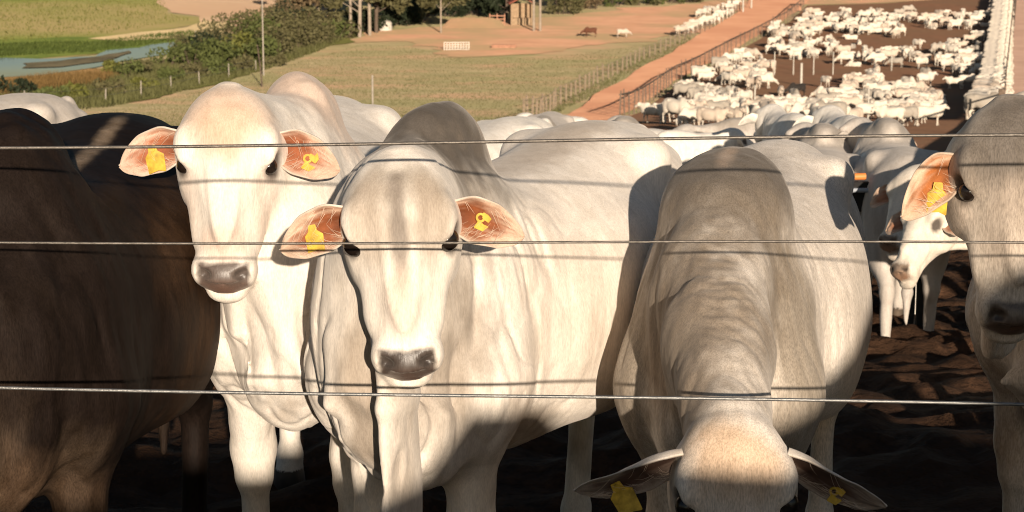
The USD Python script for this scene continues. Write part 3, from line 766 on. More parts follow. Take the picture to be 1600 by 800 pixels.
# ------------------------------------------------------------------ wire fence in front of the cattle
FY = 4.78
fence = thing('wire_fence', (0, 0, 0), label='fence of three taut steel cables running across in front of the cattle', cat='fence')
for (l, r, rad) in ((229, 213, .0036), (377, 381, .0028), (604, 634, .0038)):
    a, b = P(0, l, FY), P(1600, r, FY)
    d = (b - a) / (b[0] - a[0])
    tt = np.linspace(-7.6, 7.4, 90)
    pts = a + d * (tt - a[0])[:, None]
    pts[:, 2] += .004 * np.sin(tt * 2.1)
    obj('cable', tube(pts, rad, 8), M['bright_wire' if l > 600 else 'wire_metal'], fence, True)
for x in (-7.6, -2.7, 2.6, 7.4):
    obj('post', tube([(x, FY, -.3), (x, FY, .8), (x + .01, FY, 1.9)], [.075, .07, .065], 10), M['post_wood'], fence, 40)
trough = thing('feed_trough', (0, 0, 0), label='long low concrete feed trough below the cables', cat='trough')
obj('trough_wall', box((0, 4.55, .18), (15, .08, .36)), M['concrete'], trough)
obj('trough_wall', box((0, 3.95, .22), (15, .08, .44)), M['concrete'], trough)
obj('trough_floor', box((0, 4.25, .05), (15, .52, .1)), M['concrete'], trough)

# unseen truck added behind the camera; its top outline is shaped to shade the row
truck = thing('added_shade_truck', (0, 0, 0), label='unseen red truck added behind the camera to shade the front row', cat='truck')
pr = [(-2.3, 1.0), (-2.2, 2.0), (-1.9, 2.22), (.34, 2.24), (.55, 2.30), (.68, 2.47), (.92, 2.47), (1.03, 2.38), (1.30, 2.36), (1.60, 2.47), (1.84, 2.62), (1.95, 2.74), (2.10, 2.86), (2.60, 2.88), (2.90, 2.26), (6.4, 2.20), (6.4, 1.0)]
body = trimesh.creation.extrude_polygon(Polygon(pr), 2.3, engine='earcut')
body.apply_transform(np.array([[1, 0, 0, .28], [0, 0, -1, -2.0], [0, 1, 0, 0], [0, 0, 0, 1.]]))
obj('shade_outline_body', body, M['added_truck_paint'], truck)
obj('chassis', box((2.4, -3.15, .85), (8.4, .9, .28)), M['dark_metal'], truck)
for x in (-.9, 4.6, 5.8):
    for y in (-2.2, -4.1):
        w = trimesh.creation.cylinder(.5, .3, sections=28); w.apply_transform(trimesh.transformations.rotation_matrix(math.pi / 2, [1, 0, 0])); w.apply_translation((x, y, .5))
        obj('wheel', w, M['tyre'], truck, 40)

# ------------------------------------------------------------------ the front row
GREY, DGREY, TAN, PEACH, CREAM, WHITE = (.20, .165, .13), (.062, .050, .040), (.42, .325, .24), (.66, .42, .29), (.74, .62, .50), (.80, .72, .62)
EYE_N = (0, -1, .22)

hero('zebu_bull', (-.22, 5.92), -115, (P(620, 285, 5.25), (.055, -.20, -.97), (0.0, -.98, .2)), 1.02, (.80, .72, .63),
     [('b', (.03, 0, 1.50), (.34, .26, .25), DGREY, .95), ('b', (.12, 0, 1.25), (.20, .22, .25), GREY, .75), ('b', (.22, .10, .98), (.24, .18, .38), (.24, .19, .145), .75),
      ('b', (-.6, 0, 1.45), (.7, .12, .16), TAN, .6), ('b', (-.2, .3, 1.05), (.25, .12, .3), TAN, .25),
      ('h', (.04, 0, 0), (.11, .13, .08), GREY, .62), ('h', (.14, 0, .02), (.20, .030, .05), (.12, .09, .07), .75), ('h', (.12, .07, .0), (.16, .06, .06), (.33, .26, .195), .7), ('h', (.12, -.07, .0), (.16, .06, .06), (.36, .28, .21), .6),
      ('h', (.34, 0, .02), (.13, .07, .06), (.62, .48, .38), .55), ('h', (.49, 0, -.15), (.04, .08, .04), (.52, .34, .24), .7),
      ('b', (.50, .06, .80), (.16, .09, .40), (.33, .265, .205), .85)],
     'coat', .008, {'both': {'L': .19, 'W': .056, 'droop': .22, 'dir': (.10, 1, -.15), 'open': (.18, .12, 1)}, -1: {'tag': 'pennant', 'tagpos': (.52, .1), 'tagrot': .2, 'tagscale': .85}, 1: {'tag': 'clip', 'tagpos': (.42, .1)}},
     (.27, .08, .028), {'wide': .97, 'bky': .07, 'curtain': (.60, -.03, .80), 'hump': .92, 'humpw': .82, 'hs': .985, 'seed': 3, 'fore': (.02, -.04), 'dewlap': 1.15, 'neck': .9}, (.028, .016, .012),
     'cream bull with dark grey hump in the middle, looking straight at the camera')

hero('zebu_bull', (-.63, 6.55), -89, (P(354, 172, 6.05), (-.02, -.26, -.96), (0, -.96, .27)), 1.02, (.75, .68, .60),
     [('h', (.05, 0, .02), (.12, .09, .08), (.56, .35, .22), .75), ('h', (.0, 0, 0), (.15, .16, .10), (.64, .46, .34), .7), ('h', (.25, .1, -.06), (.2, .03, .08), (.66, .50, .40), .4), ('h', (.25, -.1, -.06), (.2, .03, .08), (.66, .50, .40), .4), ('h', (.40, 0, -.02), (.06, .08, .05), (.66, .46, .36), .55), ('b', (-.02, 0, 1.50), (.25, .22, .2), (.62, .43, .32), .7)],
     'coat', .008, {'both': {'L': .185, 'W': .058, 'droop': .20, 'dir': (.12, 1, -.12), 'open': (.22, .15, 1), 'rim': (.66, .47, .36)}, -1: {'tag': 'pennant', 'tagpos': (.46, .05), 'tagrot': .25}, 1: {'tag': 'clip', 'tagpos': (.5, -.1), 'tagscale': 1.1}},
     (.36, .12, .055), {'wide': .98, 'curtain': (.95, -.1), 'eye': .024, 'seed': 8, 'fore': (.03, -.1), 'hs': 1.03, 'dewlap': 1.1}, (.075, .052, .044),
     'white bull with peach forehead and grey muzzle, beside the dark bull')

hero('zebu_bull', (.575, 5.95), -104, (P(1150, 690, 4.93), (.03, -.30, -.95), (0, -.95, .30)), .97, (.74, .66, .575),
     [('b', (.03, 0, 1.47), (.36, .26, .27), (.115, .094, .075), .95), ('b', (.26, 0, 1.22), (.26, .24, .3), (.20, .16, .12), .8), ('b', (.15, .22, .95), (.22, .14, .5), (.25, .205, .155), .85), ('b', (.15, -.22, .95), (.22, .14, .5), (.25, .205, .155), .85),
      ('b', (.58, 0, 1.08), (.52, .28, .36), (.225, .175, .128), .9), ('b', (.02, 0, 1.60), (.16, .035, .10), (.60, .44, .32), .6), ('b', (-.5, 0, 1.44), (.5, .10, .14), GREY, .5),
      ('h', (.06, 0, .01), (.14, .13, .09), (.58, .40, .26), .8), ('h', (.3, 0, 0), (.2, .14, .2), TAN, .4)],
     'coat_grey', .008, {'both': {'L': .26, 'W': .050, 'droop': .10, 'dir': (.16, 1, -.05), 'open': (1.0, .0, .55), 'rim': (.36, .29, .24), 'root': (.045, .115, -.06)}, -1: {'W': .060, 'tag': 'pennant', 'tagpos': (.62, -.30), 'tagscale': 1.15, 'tagrot': .5}, 1: {'dir': (.42, 1, -.05), 'tag': 'clip', 'tagpos': (.5, -.3)}},
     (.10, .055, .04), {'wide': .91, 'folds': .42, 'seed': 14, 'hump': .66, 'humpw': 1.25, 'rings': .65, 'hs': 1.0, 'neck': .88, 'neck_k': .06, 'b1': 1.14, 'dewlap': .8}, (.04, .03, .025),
     'grey shouldered bull with its head lowered and its wrinkled neck stretched out', amp=.0045)

hero('zebu_bull', (1.69, 6.55), -111, (P(1594, 203, 5.75), (.0, -.19, -.98), (0.04, -.98, .19)), 1.05, (.52, .45, .375),
     [('h', (.04, 0, .0), (.26, .17, .16), (.125, .105, .088), .95), ('h', (.25, 0, 0), (.15, .13, .1), (.42, .34, .27), .7), ('h', (.18, -.12, -.1), (.16, .04, .1), (.56, .45, .36), .6), ('b', (0, 0, 1.4), (.35, .3, .3), GREY, .85), ('h', (.5, 0, -.15), (.05, .1, .05), (.40, .24, .13), .8)],
     'coat_grey', .009, {'both': {'L': .17, 'W': .056, 'droop': .42, 'dir': (.30, 1, -.15), 'open': (.05, .5, 1), 'rim': (.66, .46, .32)}, -1: {'tag': 'pennant', 'tagpos': (.42, -.25), 'tagrot': -.1, 'tagscale': 1.05}},
     (.40, .13, .035), {'wide': .95, 'curtain': (.92, -.16, 1.1), 'eye': .024, 'neck': .95, 'dewlap': 1.4, 'seed': 21, 'hump': .5, 'hs': 1.11}, (.05, .032, .022),
     'grey faced bull at the right edge, yellow tag in its orange ear')

hero('zebu_bull', (-1.28, 5.62), -93, (np.array([-1.78, 5.25, 1.12]), (-.35, -.55, -.75), (-.3, -.7, .6)), 1.05, (.014, .009, .007),
     [('b', (-.55, .30, 1.0), (.34, .16, .42), (.055, .030, .016), .85), ('b', (-.95, .28, 1.05), (.25, .14, .4), (.035, .02, .011), .7), ('b', (-.62, 0.05, 1.42), (.5, .03, .08), (.30, .22, .15), .9), ('b', (.1, 0, 1.2), (.3, .3, .4), (.022, .015, .012), .6),  # narrow pale blob on the spine paints a streak of sunlight
      ('b', (.30, .02, .72), (.16, .2, .14), (.115, .072, .045), .85), ('b', (.05, .16, .5), (.14, .14, .25), (.095, .06, .038), .7)],
     'coat_dark', .009, None, (.2, .08, .04), {'wide': 1.06, 'hump': .72, 'folds': .35, 'seed': 33, 'dewlap': 1.2}, label='dark brown bull at the left edge with a sunlight streak painted along its back', amp=.010)

# ------------------------------------------------------------------ cattle further back in the same pen: three coats, copied
proto = stage.DefinePrim('/World/Looks/proto', 'Scope') if False else None
def std_pose(kind, seed):
    if kind == 'up': return {'poll': np.array([.62, .02, 1.50]), 'R': frame((.78, 0, -.63), (.6, 0, .8)), 'seed': seed, 'fore': (.12, -.08), 'hind': (.1, -.12)}
    if kind == 'turn': return {'poll': np.array([.58, .14, 1.42]), 'R': frame((.5, .62, -.6), (.3, .4, .85)), 'seed': seed, 'fore': (-.06, .1), 'hind': (-.1, .08)}
    if kind == 'low': return {'poll': np.array([.86, .0, .86]), 'R': frame((.55, .05, -.83), (.8, 0, .6)), 'seed': seed, 'fore': (.1, -.05), 'hind': (.05, -.1), 'neck': .9}
    if kind == 'half': return {'poll': np.array([.86, .10, 1.06]), 'R': frame((.50, .35, -.79), (.7, .25, .65)), 'seed': seed, 'fore': (.05, -.12), 'hind': (.08, -.06), 'neck': .95}
    if kind == 'lowside': return {'poll': np.array([.80, .20, .80]), 'R': frame((.45, .45, -.78), (.6, .4, .7)), 'seed': seed, 'fore': (.05, -.12), 'hind': (.08, -.06), 'neck': .9}

def mid_cow(kind, seed, base, blobs, label, px, py, y, theta, s, mat='coat', group=None, h=.018, name='zebu_cow', muzzle=(.045, .033, .028)):
    """Places a cow so that its back lies under pixel px, py at depth y."""
    pt = P(px, py, y)
    z = float(terrain(pt[0], y)) + .07
    ph = {**std_pose(kind, seed), 'hump': .5, 'humpw': .85}
    t = thing(name, (pt[0], y, z), theta, s, label=label, cat='cow', group=group)
    m = mesh_field(cow_prims(ph), h, wrinkle(ph, .006))
    obj('body', m, M[mat], t, True, coat_colors(m, ph, base, blobs, muzzle))
    add_ears(t, ph, base, (.45, .2, .11), None, False)
    return str(t.GetPath())

G2 = [('b', (0, 0, 1.45), (.4, .25, .3), GREY, .8), ('b', (.25, 0, 1.1), (.3, .25, .4), GREY, .6)]
m_white = mid_cow('up', 41, (.80, .74, .66), [], 'very white cow showing only its broad back behind the grey hump', 645, 190, 12.6, 235, .91)
m_grey = mid_cow('turn', 42, (.56, .50, .44), [('b', (0, 0, 1.45), (.3, .2, .2), GREY, .5), ('b', (.25, 0, 1.1), (.3, .25, .4), (.42, .35, .28), .5)], 'pale grey cow back showing above the dark bull at the left edge', -215, 160, 10.6, 238, .95)
m_low = mid_cow('half', 43, (.76, .67, .56), [('b', (0, 0, 1.45), (.4, .2, .2), TAN, .5)], 'white cow with head hung low between the two right hand bulls', 1622, 190, 13.5, 196, 1.04, muzzle=(.20, .14, .10))

def mid_copy(src, label, px, y, theta, s=1.0, group=None):
    s *= .93
    x = P(px, 300, y)[0]
    copy_of(src, 'zebu_cow', (x, y, float(terrain(x, y)) + .05), theta, s, label=label, cat='cow', group=group)
mid_copy(m_white, 'white cow whose back just shows right of the peach bull hump', 570, 20.5, -60, .92)
mid_copy(m_grey, 'grey faced cow peeping over the white back left of the road', 848, 21.0, -95, .96)
mid_copy(m_white, 'small white cow at the foot of the dirt road', 890, 23.0, 150, .95)
mid_copy(m_grey, 'grey cow seen from behind right of the foot of the road', 975, 19.0, 80, .98)
mid_copy(m_white, 'cream cow side on, directly behind the cream bull rump', 1062, 20.0, 8, .88)
mid_copy(m_grey, 'grey rumped cow behind the lowered bull, left one of the pair of rumps', 1284, 15.5, 84, .97)
mid_copy(m_white, 'white cow turned away, between two grey rumps near the right edge', 1325, 16.5, 95, 1.0)
mid_copy(m_grey, 'grey rumped cow turned away, next to the large pale back on the right', 1382, 15.0, 88, 1.0)
mid_copy(m_white, 'white cow turned away above the low trough pipe, half in shade', 1238, 18.5, 100, 1.0)

mid_copy(m_white, 'white cow head on behind the pair of grey rumps', 1345, 19.5, -80, .95)
mid_copy(m_grey, 'grey cow side on above the lowered bull, far back in the pen', 1150, 22.0, 175, .95)
copy_of(m_low, 'zebu_cow', (P(1655, 300, 12.0)[0], 12.0, float(terrain(2.9, 12.0)) + .05), 192, .95, label='pale cow with lowered head close beside the right edge bull, overlapping the one behind', cat='cow')

wt = thing('water_trough', (0, 0, 0), label='dark water trough with orange float between the pale cattle on the right', cat='trough')
WY = 14.1
a = P(1378, 276, WY)
tz = float(terrain(a[0], WY))
tank = trimesh.creation.extrude_polygon(Polygon([(-.24, 0), (-.16, -.20), (.16, -.20), (.24, 0), (.20, 0), (.13, -.16), (-.13, -.16), (-.20, 0)]), .62, engine='earcut')
tank.apply_transform(np.array([[0, 0, 1, a[0] - .31], [1, 0, 0, WY], [0, 1, 0, a[2]], [0, 0, 0, 1.]]))
obj('tank', tank, M['dark_metal'], wt)
for dx in (-.24, .24):
    for dy in (-.14, .14): obj('leg', box((a[0] + dx, WY + dy, (tz + a[2] - .17) / 2), (.04, .04, a[2] - .17 - tz)), M['dark_metal'], wt)
fl = trimesh.creation.cylinder(.022, .07, sections=16); fl.apply_transform(trimesh.transformations.rotation_matrix(math.pi / 2, [0, 1, 0])); fl.apply_translation((a[0] - .17, WY - .2, a[2] + .03))
obj('float', fl, M['orange_plastic'], wt, 40)
obj('pipe', tube([(a[0] - .34, WY - .26, a[2] - .05), (a[0] + .7, WY - .26, a[2] - .04)], .015), M['grey_paint'], wt, True)

# ------------------------------------------------------------------ far cattle: four low poses, referenced
def far_proto(kind, seed, h=.05):
    ph = {**std_pose(kind, seed), 'hump': .6}
    m = mesh_field(cow_prims(ph), h)
    es = []
    o, R = ph['poll'], ph['R']
    for sy in (1, -1):
        e, u, v = ear_mesh(.2, .06, .2)
        d = unit(np.array((.1, sy, -.15))); n = np.array((.2, 0, 1.)); z = unit(n - d * (n @ d)); y = np.cross(z, d)
        e = trimesh.creation.icosphere(1); V = np.array(e.vertices) * (.10, .05, .012) + (.10, 0, 0)
        es.append(trimesh.Trimesh((V @ np.stack([d, y, z], 1).T + (.07, sy * .1, -.05)) @ R.T + o, e.faces))
    return m, cat([m] + es), ph
FAR = {}
def far_cow(kind, tone, loc, rz, s, label, group, lie=0):
    """First of each pose and tone carries the mesh; later ones reference it."""
    key = (kind, tone)
    base = {'white': (.70, .61, .50), 'cream': (.58, .47, .37), 'grey': (.38, .33, .27), 'brown': (.13, .05, .028), 'black': (.03, .025, .022)}[tone]
    z = float(terrain(loc[0], loc[1])) + .12 - lie
    name = 'zebu_cow'
    if key not in FAR:
        if kind not in FAR: FAR[kind] = far_proto(kind, 60 + len(FAR))
        m0, m, ph = FAR[kind]
        t = thing(name, (loc[0], loc[1], z), rz, s, label=label, cat='cow', group=group)
        bl = [('b', (0, 0, 1.45), (.4, .25, .25), GREY, .5)] if tone in ('grey', 'cream') else []
        obj('body', m, M['coat_far'], t, True, coat_colors(m, ph, base, bl))
        FAR[key] = str(t.GetPath())
    else:
        copy_of(FAR[key], name, (loc[0], loc[1], z), rz, s, label=label, cat='cow', group=group)

rng = random.Random(5)
def zp(x, y): return (x / 2.857 + 1040, y / 2.857)          # pixel in the enlarged crop of the far pen
clusters = [  # polygon in the crop, number, label, group
    ([(600, 70), (640, 60), (1100, 50), (1110, 165), (900, 150), (650, 150)], 78, 'in the top band of the far pen', 'cattle along the top of the far pen'),
    ([(1110, 75), (1340, 60), (1480, 20), (1490, 95), (1330, 125), (1120, 120)], 40, 'in the far pen top right corner', 'cattle in the top right corner of the far pen'),
    ([(470, 120), (640, 95), (660, 190), (560, 195), (470, 180)], 22, 'in the far pen top left corner', 'cattle at the top left of the far pen'),
    ([(430, 205), (560, 190), (650, 200), (860, 150), (880, 200), (760, 215), (830, 250), (1040, 220), (1170, 270), (1150, 300), (830, 285), (660, 275), (550, 270)], 52, 'in the second band above the posts', 'cattle in the second band of the far pen'),
    ([(1190, 200), (1420, 165), (1430, 330), (1260, 335), (1200, 280)], 38, 'in the group beside the feed row', 'cattle left of the feed line'),
    ([(340, 240), (400, 250), (465, 310), (460, 395), (330, 395), (240, 380), (140, 370), (180, 320)], 36, 'in the far pen left group', 'cattle at the left of the far pen'),
    ([(65, 380), (120, 380), (230, 430), (360, 440), (355, 530), (290, 540), (190, 490), (65, 430)], 30, 'in the near left bunch by fence', 'cattle in the near left bunch'),
    ([(30, 470), (180, 535), (420, 560), (800, 555), (1200, 510), (1230, 560), (700, 590), (60, 585)], 34, 'in the front edge line of the pen', 'cattle along the front edge of the far pen'),
    ([(420, 480), (520, 500), (640, 480), (760, 460), (790, 350), (960, 335), (960, 400), (1100, 390), (1180, 330), (1190, 390), (1130, 420), (1250, 440), (1200, 490), (1000, 530), (800, 530), (540, 555), (430, 520)], 78, 'in the far pen front crowd', 'cattle at the front of the far pen'),
]
placed, deferred = [], []
def describe(tone, kind, rz, lie):
    c, s_ = math.cos(math.radians(rz)), math.sin(math.radians(rz))
    way = ('facing right' if c > 0 else 'facing left') if abs(c) > .75 else ('facing away' if s_ > 0 else 'facing the camera')
    return f"{tone} cow, {'lying' if lie else {'up': 'head up', 'turn': 'head turned', 'low': 'head down', 'lowside': 'head down sideways'}[kind]}, {way}, "
def far_at(px, py, tone=None, kind=None, rz=None, label='', group=None, gap=.9, lie=None, tries=1):
    g = G(px, py)
    if any((g[0] - q[0]) ** 2 + ((g[1] - q[1]) * .55) ** 2 < gap ** 2 for q in placed): return False
    placed.append(g)
    tone = tone or rng.choices(['white', 'cream', 'grey'], [.66, .24, .10])[0]
    kind = kind or rng.choice(['up', 'turn', 'low', 'lowside', 'up'])
    ly = lie if lie is not None else (.55 if rng.random() < .10 else 0)
    rz = rng.uniform(0, 360) if rz is None else rz
    if label.startswith('in '): label = describe(tone, kind, rz, ly) + label
    deferred.append((kind, tone, g, rz, rng.uniform(.60, .84), label, group, ly))
    return True
for poly, n, label, group in clusters:
    pg = Polygon(poly).buffer(0); x0, y0, x1, y1 = pg.bounds; k = 0; tries = 0
    while k < n and tries < n * 60:
        tries += 1
        x, y = rng.uniform(x0, x1), rng.uniform(y0, y1)
        if not pg.contains(Point(x, y)): continue
        px, py = zp(x, y + 16)
        k += far_at(px, py, label=label, group=group, gap=.72)
# the feed line: side by side, heads to the bunk on the right
E0, E1 = G(1562, 240), G(1578, -6)
row, d = [], 118.0
while d < min(E1[1], 325):
    t_ = (d - E0[1]) / (E1[1] - E0[1])
    row.append((E0[0] + (E1[0] - E0[0]) * t_ - .55 + rng.uniform(-.2, .2), d)); d += 1.25 + rng.uniform(-.15, .25)
for x, d in row[:48]:
    kd, tn, rz = rng.choice(['low', 'low', 'up', 'lowside']), rng.choices(['white', 'cream', 'grey'], [.7, .2, .1])[0], rng.uniform(-12, 12)
    far_cow(kd, tn, (x, d), rz, rng.uniform(.95, 1.05), f"{tn} cow, {dict(low='head down', up='head up', lowside='head down sideways')[kd]}, in the {'nearest' if d < 150 else 'next'} stretch of the long feed row", 'cattle in the feed line')
pi = UsdGeom.PointInstancer.Define(stage, '/World/far_feed_row')
tag(pi, 'white cattle packed at the far end of the feed row, top right corner', 'cattle', kind='stuff')
pm = obj('feeding_cow', FAR['low'][1], M['coat_far'], pi, True, coat_colors(FAR['low'][0 + 1], FAR['low'][2], (.68, .59, .48), []))
pi.CreatePrototypesRel().SetTargets([pm.GetPath()])
rest = row[48:]
pi.CreateProtoIndicesAttr([0] * len(rest))
pi.CreatePositionsAttr([Gf.Vec3f(float(x), float(d), float(terrain(x, d)) + .12) for x, d in rest])
pi.CreateOrientationsAttr([Gf.Quath(math.cos(a / 2), 0, 0, math.sin(a / 2)) for a in [rng.uniform(-.2, .2) for _ in rest]])
# singles and the group left of the road
for x, y, tone, kind, rz, label in [
    (722, 398, 'white', 'up', -70, 'white cow alone on bare soil in the middle of the far pen'), (512, 452, 'cream', 'turn', -100, 'cream cow alone on bare soil at the lower left of the far pen'),
    (566, 440, 'black', 'low', 200, 'black cow beside the lone cream one in the far pen'), (582, 478, 'grey', 'low', -80, 'grey cow with lowered head just below the black one'),
    (1135, 225, 'white', 'turn', -60, 'white cow alone right of the second band in the far pen'), (1150, 385, 'cream', 'up', -120, 'cream cow standing tall at the right centre of the far pen'),
    (1270, 405, 'white', 'up', 170, 'white cow side on at the lower right of the far pen'), (1370, 400, 'white', 'low', 10, 'white cow nearest the feed line at the lower right'),
    (690, 465, 'white', 'low', 150, 'white cow lying low left of the front crowd'), (470, 500, 'white', 'up', 160, 'white cow side on at the front left of the far pen')]:
    far_at(*zp(x, y), tone, kind, rz, label, None, .3, 0)
for i in range(14):
    px = 1058 + i * 6 + rng.uniform(-2, 2); py = 56 - (px - 1058) * .36 + rng.uniform(-2, 3)
    far_at(px, py, rng.choice(['white', 'white', 'cream', 'grey']), None, rng.uniform(150, 230), 'in the herd left of the road', 'white herd left of the road', .5, 0)
for i in range(9):
    px = 1094 + i * 7; py = 27 - i * 1.3 + rng.uniform(-2, 2)
    far_at(px, py, 'brown', None, rng.uniform(0, 360), 'in the herd behind the white one', 'red brown cattle left of the road', .4, 0)
far_at(917, 59, 'brown', 'low', 175, 'red brown cow grazing alone on the yard soil', None, .3, 0)
far_at(978, 60, 'cream', 'low', 5, 'cream cow grazing alone on the yard soil', None, .3, 0)
for px, py, rz in ((1010, 196, 150), (1035, 196, 175), (1180, 192, 20), (1162, 195, 100)):
    far_at(px, py, 'white', 'up', rz, 'white cow at the lower corner of the far pen by the road fence', 'cattle by the lower road fence', .3, 0)

deferred.sort(key=lambda q: (q[6] is not None, q[2][1]))
NEAR = 240
for q in deferred[:NEAR]: far_cow(*q)
pi = UsdGeom.PointInstancer.Define(stage, '/World/far_herd')
tag(pi, 'white cattle crowded in the farthest third of the pen, too many to part', 'cattle', kind='stuff')
protos = [obj('herd_cow', FAR[k][1], M['coat_far'], pi, True, coat_colors(FAR[k][1], FAR[k][2], b, [])) for k, b in (('up', (.70, .61, .50)), ('turn', (.58, .47, .37)), ('low', (.68, .59, .48)), ('lowside', (.44, .38, .31)))]
far = deferred[NEAR:]
pi.CreatePrototypesRel().SetTargets([p.GetPath() for p in protos])
kx = {'up': 0, 'turn': 1, 'low': 2, 'lowside': 3}
pi.CreateProtoIndicesAttr([kx[q[0]] if q[0] != 'lowside' or rng.random() < .4 else 0 for q in far])
pi.CreatePositionsAttr([Gf.Vec3f(float(q[2][0]), float(q[2][1]), float(terrain(q[2][0], q[2][1])) + .12 - q[7]) for q in far])
pi.CreateScalesAttr([Gf.Vec3f(q[4], q[4], q[4]) for q in far])
pi.CreateOrientationsAttr([Gf.Quath(math.cos(math.radians(q[3]) / 2), 0, 0, math.sin(math.radians(q[3]) / 2)) for q in far])

# ------------------------------------------------------------------ fences of the far fields
def post_fence(name, pts, n, h, rad, mat, label, rails=2, jitter=.08, sides=6):
    t = thing(name, (0, 0, 0), label=label, cat='fence')
    pl = LineString([G(*p)[:2] for p in pts])
    tops = []
    r = random.Random(len(label))
    for i in range(n):
        q = pl.interpolate(i / (n - 1), normalized=True)
        z = float(terrain(q.x, q.y)) + OFF - .3
        hh = h * r.uniform(.85, 1.12)
        lean = (r.uniform(-jitter, jitter), r.uniform(-jitter, jitter))
        obj('post', tube([(q.x, q.y, z), (q.x + lean[0], q.y + lean[1], z + .3 + hh)], [rad, rad * .85], sides), mat, t)
        tops.append((q.x, q.y, z + .3))
    for k in range(rails):
        pp = [(a[0], a[1], a[2] + h * (.45 + .45 * k / max(rails - 1, 1))) for a in tops]
        obj('wire', tube(pp, .012, 4), M['wire_metal'], t)
    return t
post_fence('post_fence', [(818, 192), (870, 166), (930, 132), (1000, 96), (1062, 68)], 36, 1.25, .085, M['fence_post'], 'fence of rough wooden posts along the left side of the dirt road', 3)
post_fence('post_fence', [(1062, 66), (1110, 46), (1160, 16)], 18, 1.1, .07, M['post_wood'], 'fence of posts between the white herd and the upper road', 3)
pf = post_fence('pen_fence', [(968, 186), (1052, 132), (1140, 84), (1230, 36), (1256, 12)], 52, 1.5, .06, M['post_wood'], 'tall post fence of the far pen along the right side of the dirt road', 4)
pl = LineString([G(*p)[:2] for p in [(968, 186), (1052, 132), (1140, 84), (1230, 36), (1256, 12)]])
pp = [pl.interpolate(i / 51, normalized=True) for i in range(52)]
obj('rail', tube([(q.x, q.y, float(terrain(q.x, q.y)) + OFF + 1.35) for q in pp], .06, 6), M['post_wood'], pf)
post_fence('pasture_fence', [(40, 172), (150, 165), (230, 150), (300, 134), (400, 112)], 7, 1.1, .05, M['grey_post'], 'thin fence of pale posts between the scrub and the pasture on the left', 2)
bunk = thing('feed_bunk', (0, 0, 0), label='dark feed bunk line along the right end of the far pen', cat='trough')
bl_ = LineString([G(*p)[:2] for p in [(1560, 250), (1571, 140), (1579, 60), (1586, -8)]])
bq = [bl_.interpolate(i / 40, normalized=True) for i in range(41)]
obj('bunk_wall', tube([(q.x, q.y, float(terrain(q.x, q.y)) + OFF + .3) for q in bq], .32, 6), M['post_wood'], bunk)
for i in range(0, 41, 2):
    q = bq[i]; z = float(terrain(q.x, q.y)) + OFF
    obj('post', tube([(q.x, q.y, z), (q.x, q.y, z + 1.7)], .07, 6), M['post_wood'], bunk)
obj('rail', tube([(q.x, q.y, float(terrain(q.x, q.y)) + OFF + 1.5) for q in bq], .05, 6), M['post_wood'], bunk)

def pole(px, py, h, r0, r1, mat, label, name='pole', cat_='pole', group=None, lean=0):
    g = G(px, py)
    m = tube([(g[0], g[1], g[2] - .3), (g[0] + lean * .4, g[1], g[2] + h * .5), (g[0] + lean, g[1], g[2] + h)], [r0, (r0 + r1) / 2, r1], 8)
    return obj(name, m, mat, None, 40, label=label, cat=cat_, group=group)
for (x, y), lab in zip(((485, 338), (570, 338), (660, 338), (747, 338)), ('first', 'second', 'third', 'last')):
    pole(*zp(x, y), 2.1, .045, .04, M['pale_post'], f'{lab} from the left of four thin pale posts on bare soil in the far pen', 'pen_post', 'post')
pole(*zp(605, 388), 1.9, .10, .09, M['pale_post'], 'thick pale post below the row of four thin ones in the far pen', 'pen_post', 'post')
for x, y in ((180, 540), (396, 552), (1008, 320), (903, 540)):
    pole(*zp(x, y), 2.0, .045, .04, M['pale_post'], {180: 'thin pale post by the near left bunch of cattle in the far pen', 396: 'thin pale post at the front of the far pen left of the crowd', 1008: 'thin pale post in the second band at the right', 903: 'thin pale post standing in the front crowd'}[x], 'pen_post', 'post')
pole(1161, 20, 7, .10, .08, M['pale_post'], 'left of two pale poles where the road leaves at the top', 'utility_pole')
pole(1174, 14, 6.5, .10, .08, M['pale_post'], 'right of two pale poles where the road leaves at the top', 'utility_pole')
pole(583, 222, 2.3, .035, .03, M['grey_post'], 'slim pale post standing in the field between the two humps', 'field_post', 'post')
pole(412, 118, 8.0, .07, .05, M['grey_post'], 'tall thin grey pole rising from the bushes above the peach forehead', 'utility_pole')
pole(410, 136, 3.4, .07, .04, M['bark_dark'], 'dark leaning stick below the thin grey pole', 'field_post', 'post', lean=-.35)
for x, y in ((306, 72), ): pole(x, y, 1.6, .05, .05, M['pale_post'], 'small pale post at the bend of the sandy track', 'field_post', 'post')

# ------------------------------------------------------------------ trees and bushes
def leaf_cloud(centers, radii, n, size, rg, flat=.8):
    """Small bent leaf sprays through several clumps."""
    vs, fs = [], []
    wts = np.array([r ** 2 for r in radii]); wts = wts / wts.sum()
    ci = rg.choice(len(centers), n, p=wts)
    d = rg.normal(size=(n, 3)); d /= np.linalg.norm(d, axis=1, keepdims=True)
    rad = rg.uniform(.35, 1.0, n) ** .5
    c = np.array(centers)[ci] + d * (np.array(radii)[ci] * rad)[:, None] * (1, 1, flat)
    a = rg.normal(size=(n, 3)); a /= np.linalg.norm(a, axis=1, keepdims=True)
    b = np.cross(a, rg.normal(size=(n, 3))); b /= np.linalg.norm(b, axis=1, keepdims=True)
    s = size * rg.uniform(.55, 1.4, n)[:, None]
    v = np.stack([c - a * s, c + b * s * .45, c + a * s, c - b * s * .45], 1).reshape(-1, 3)
    i = np.arange(n)[:, None] * 4
    f = np.vstack([i + [0, 1, 2], i + [0, 2, 3]])
    return trimesh.Trimesh(v, f, process=False)

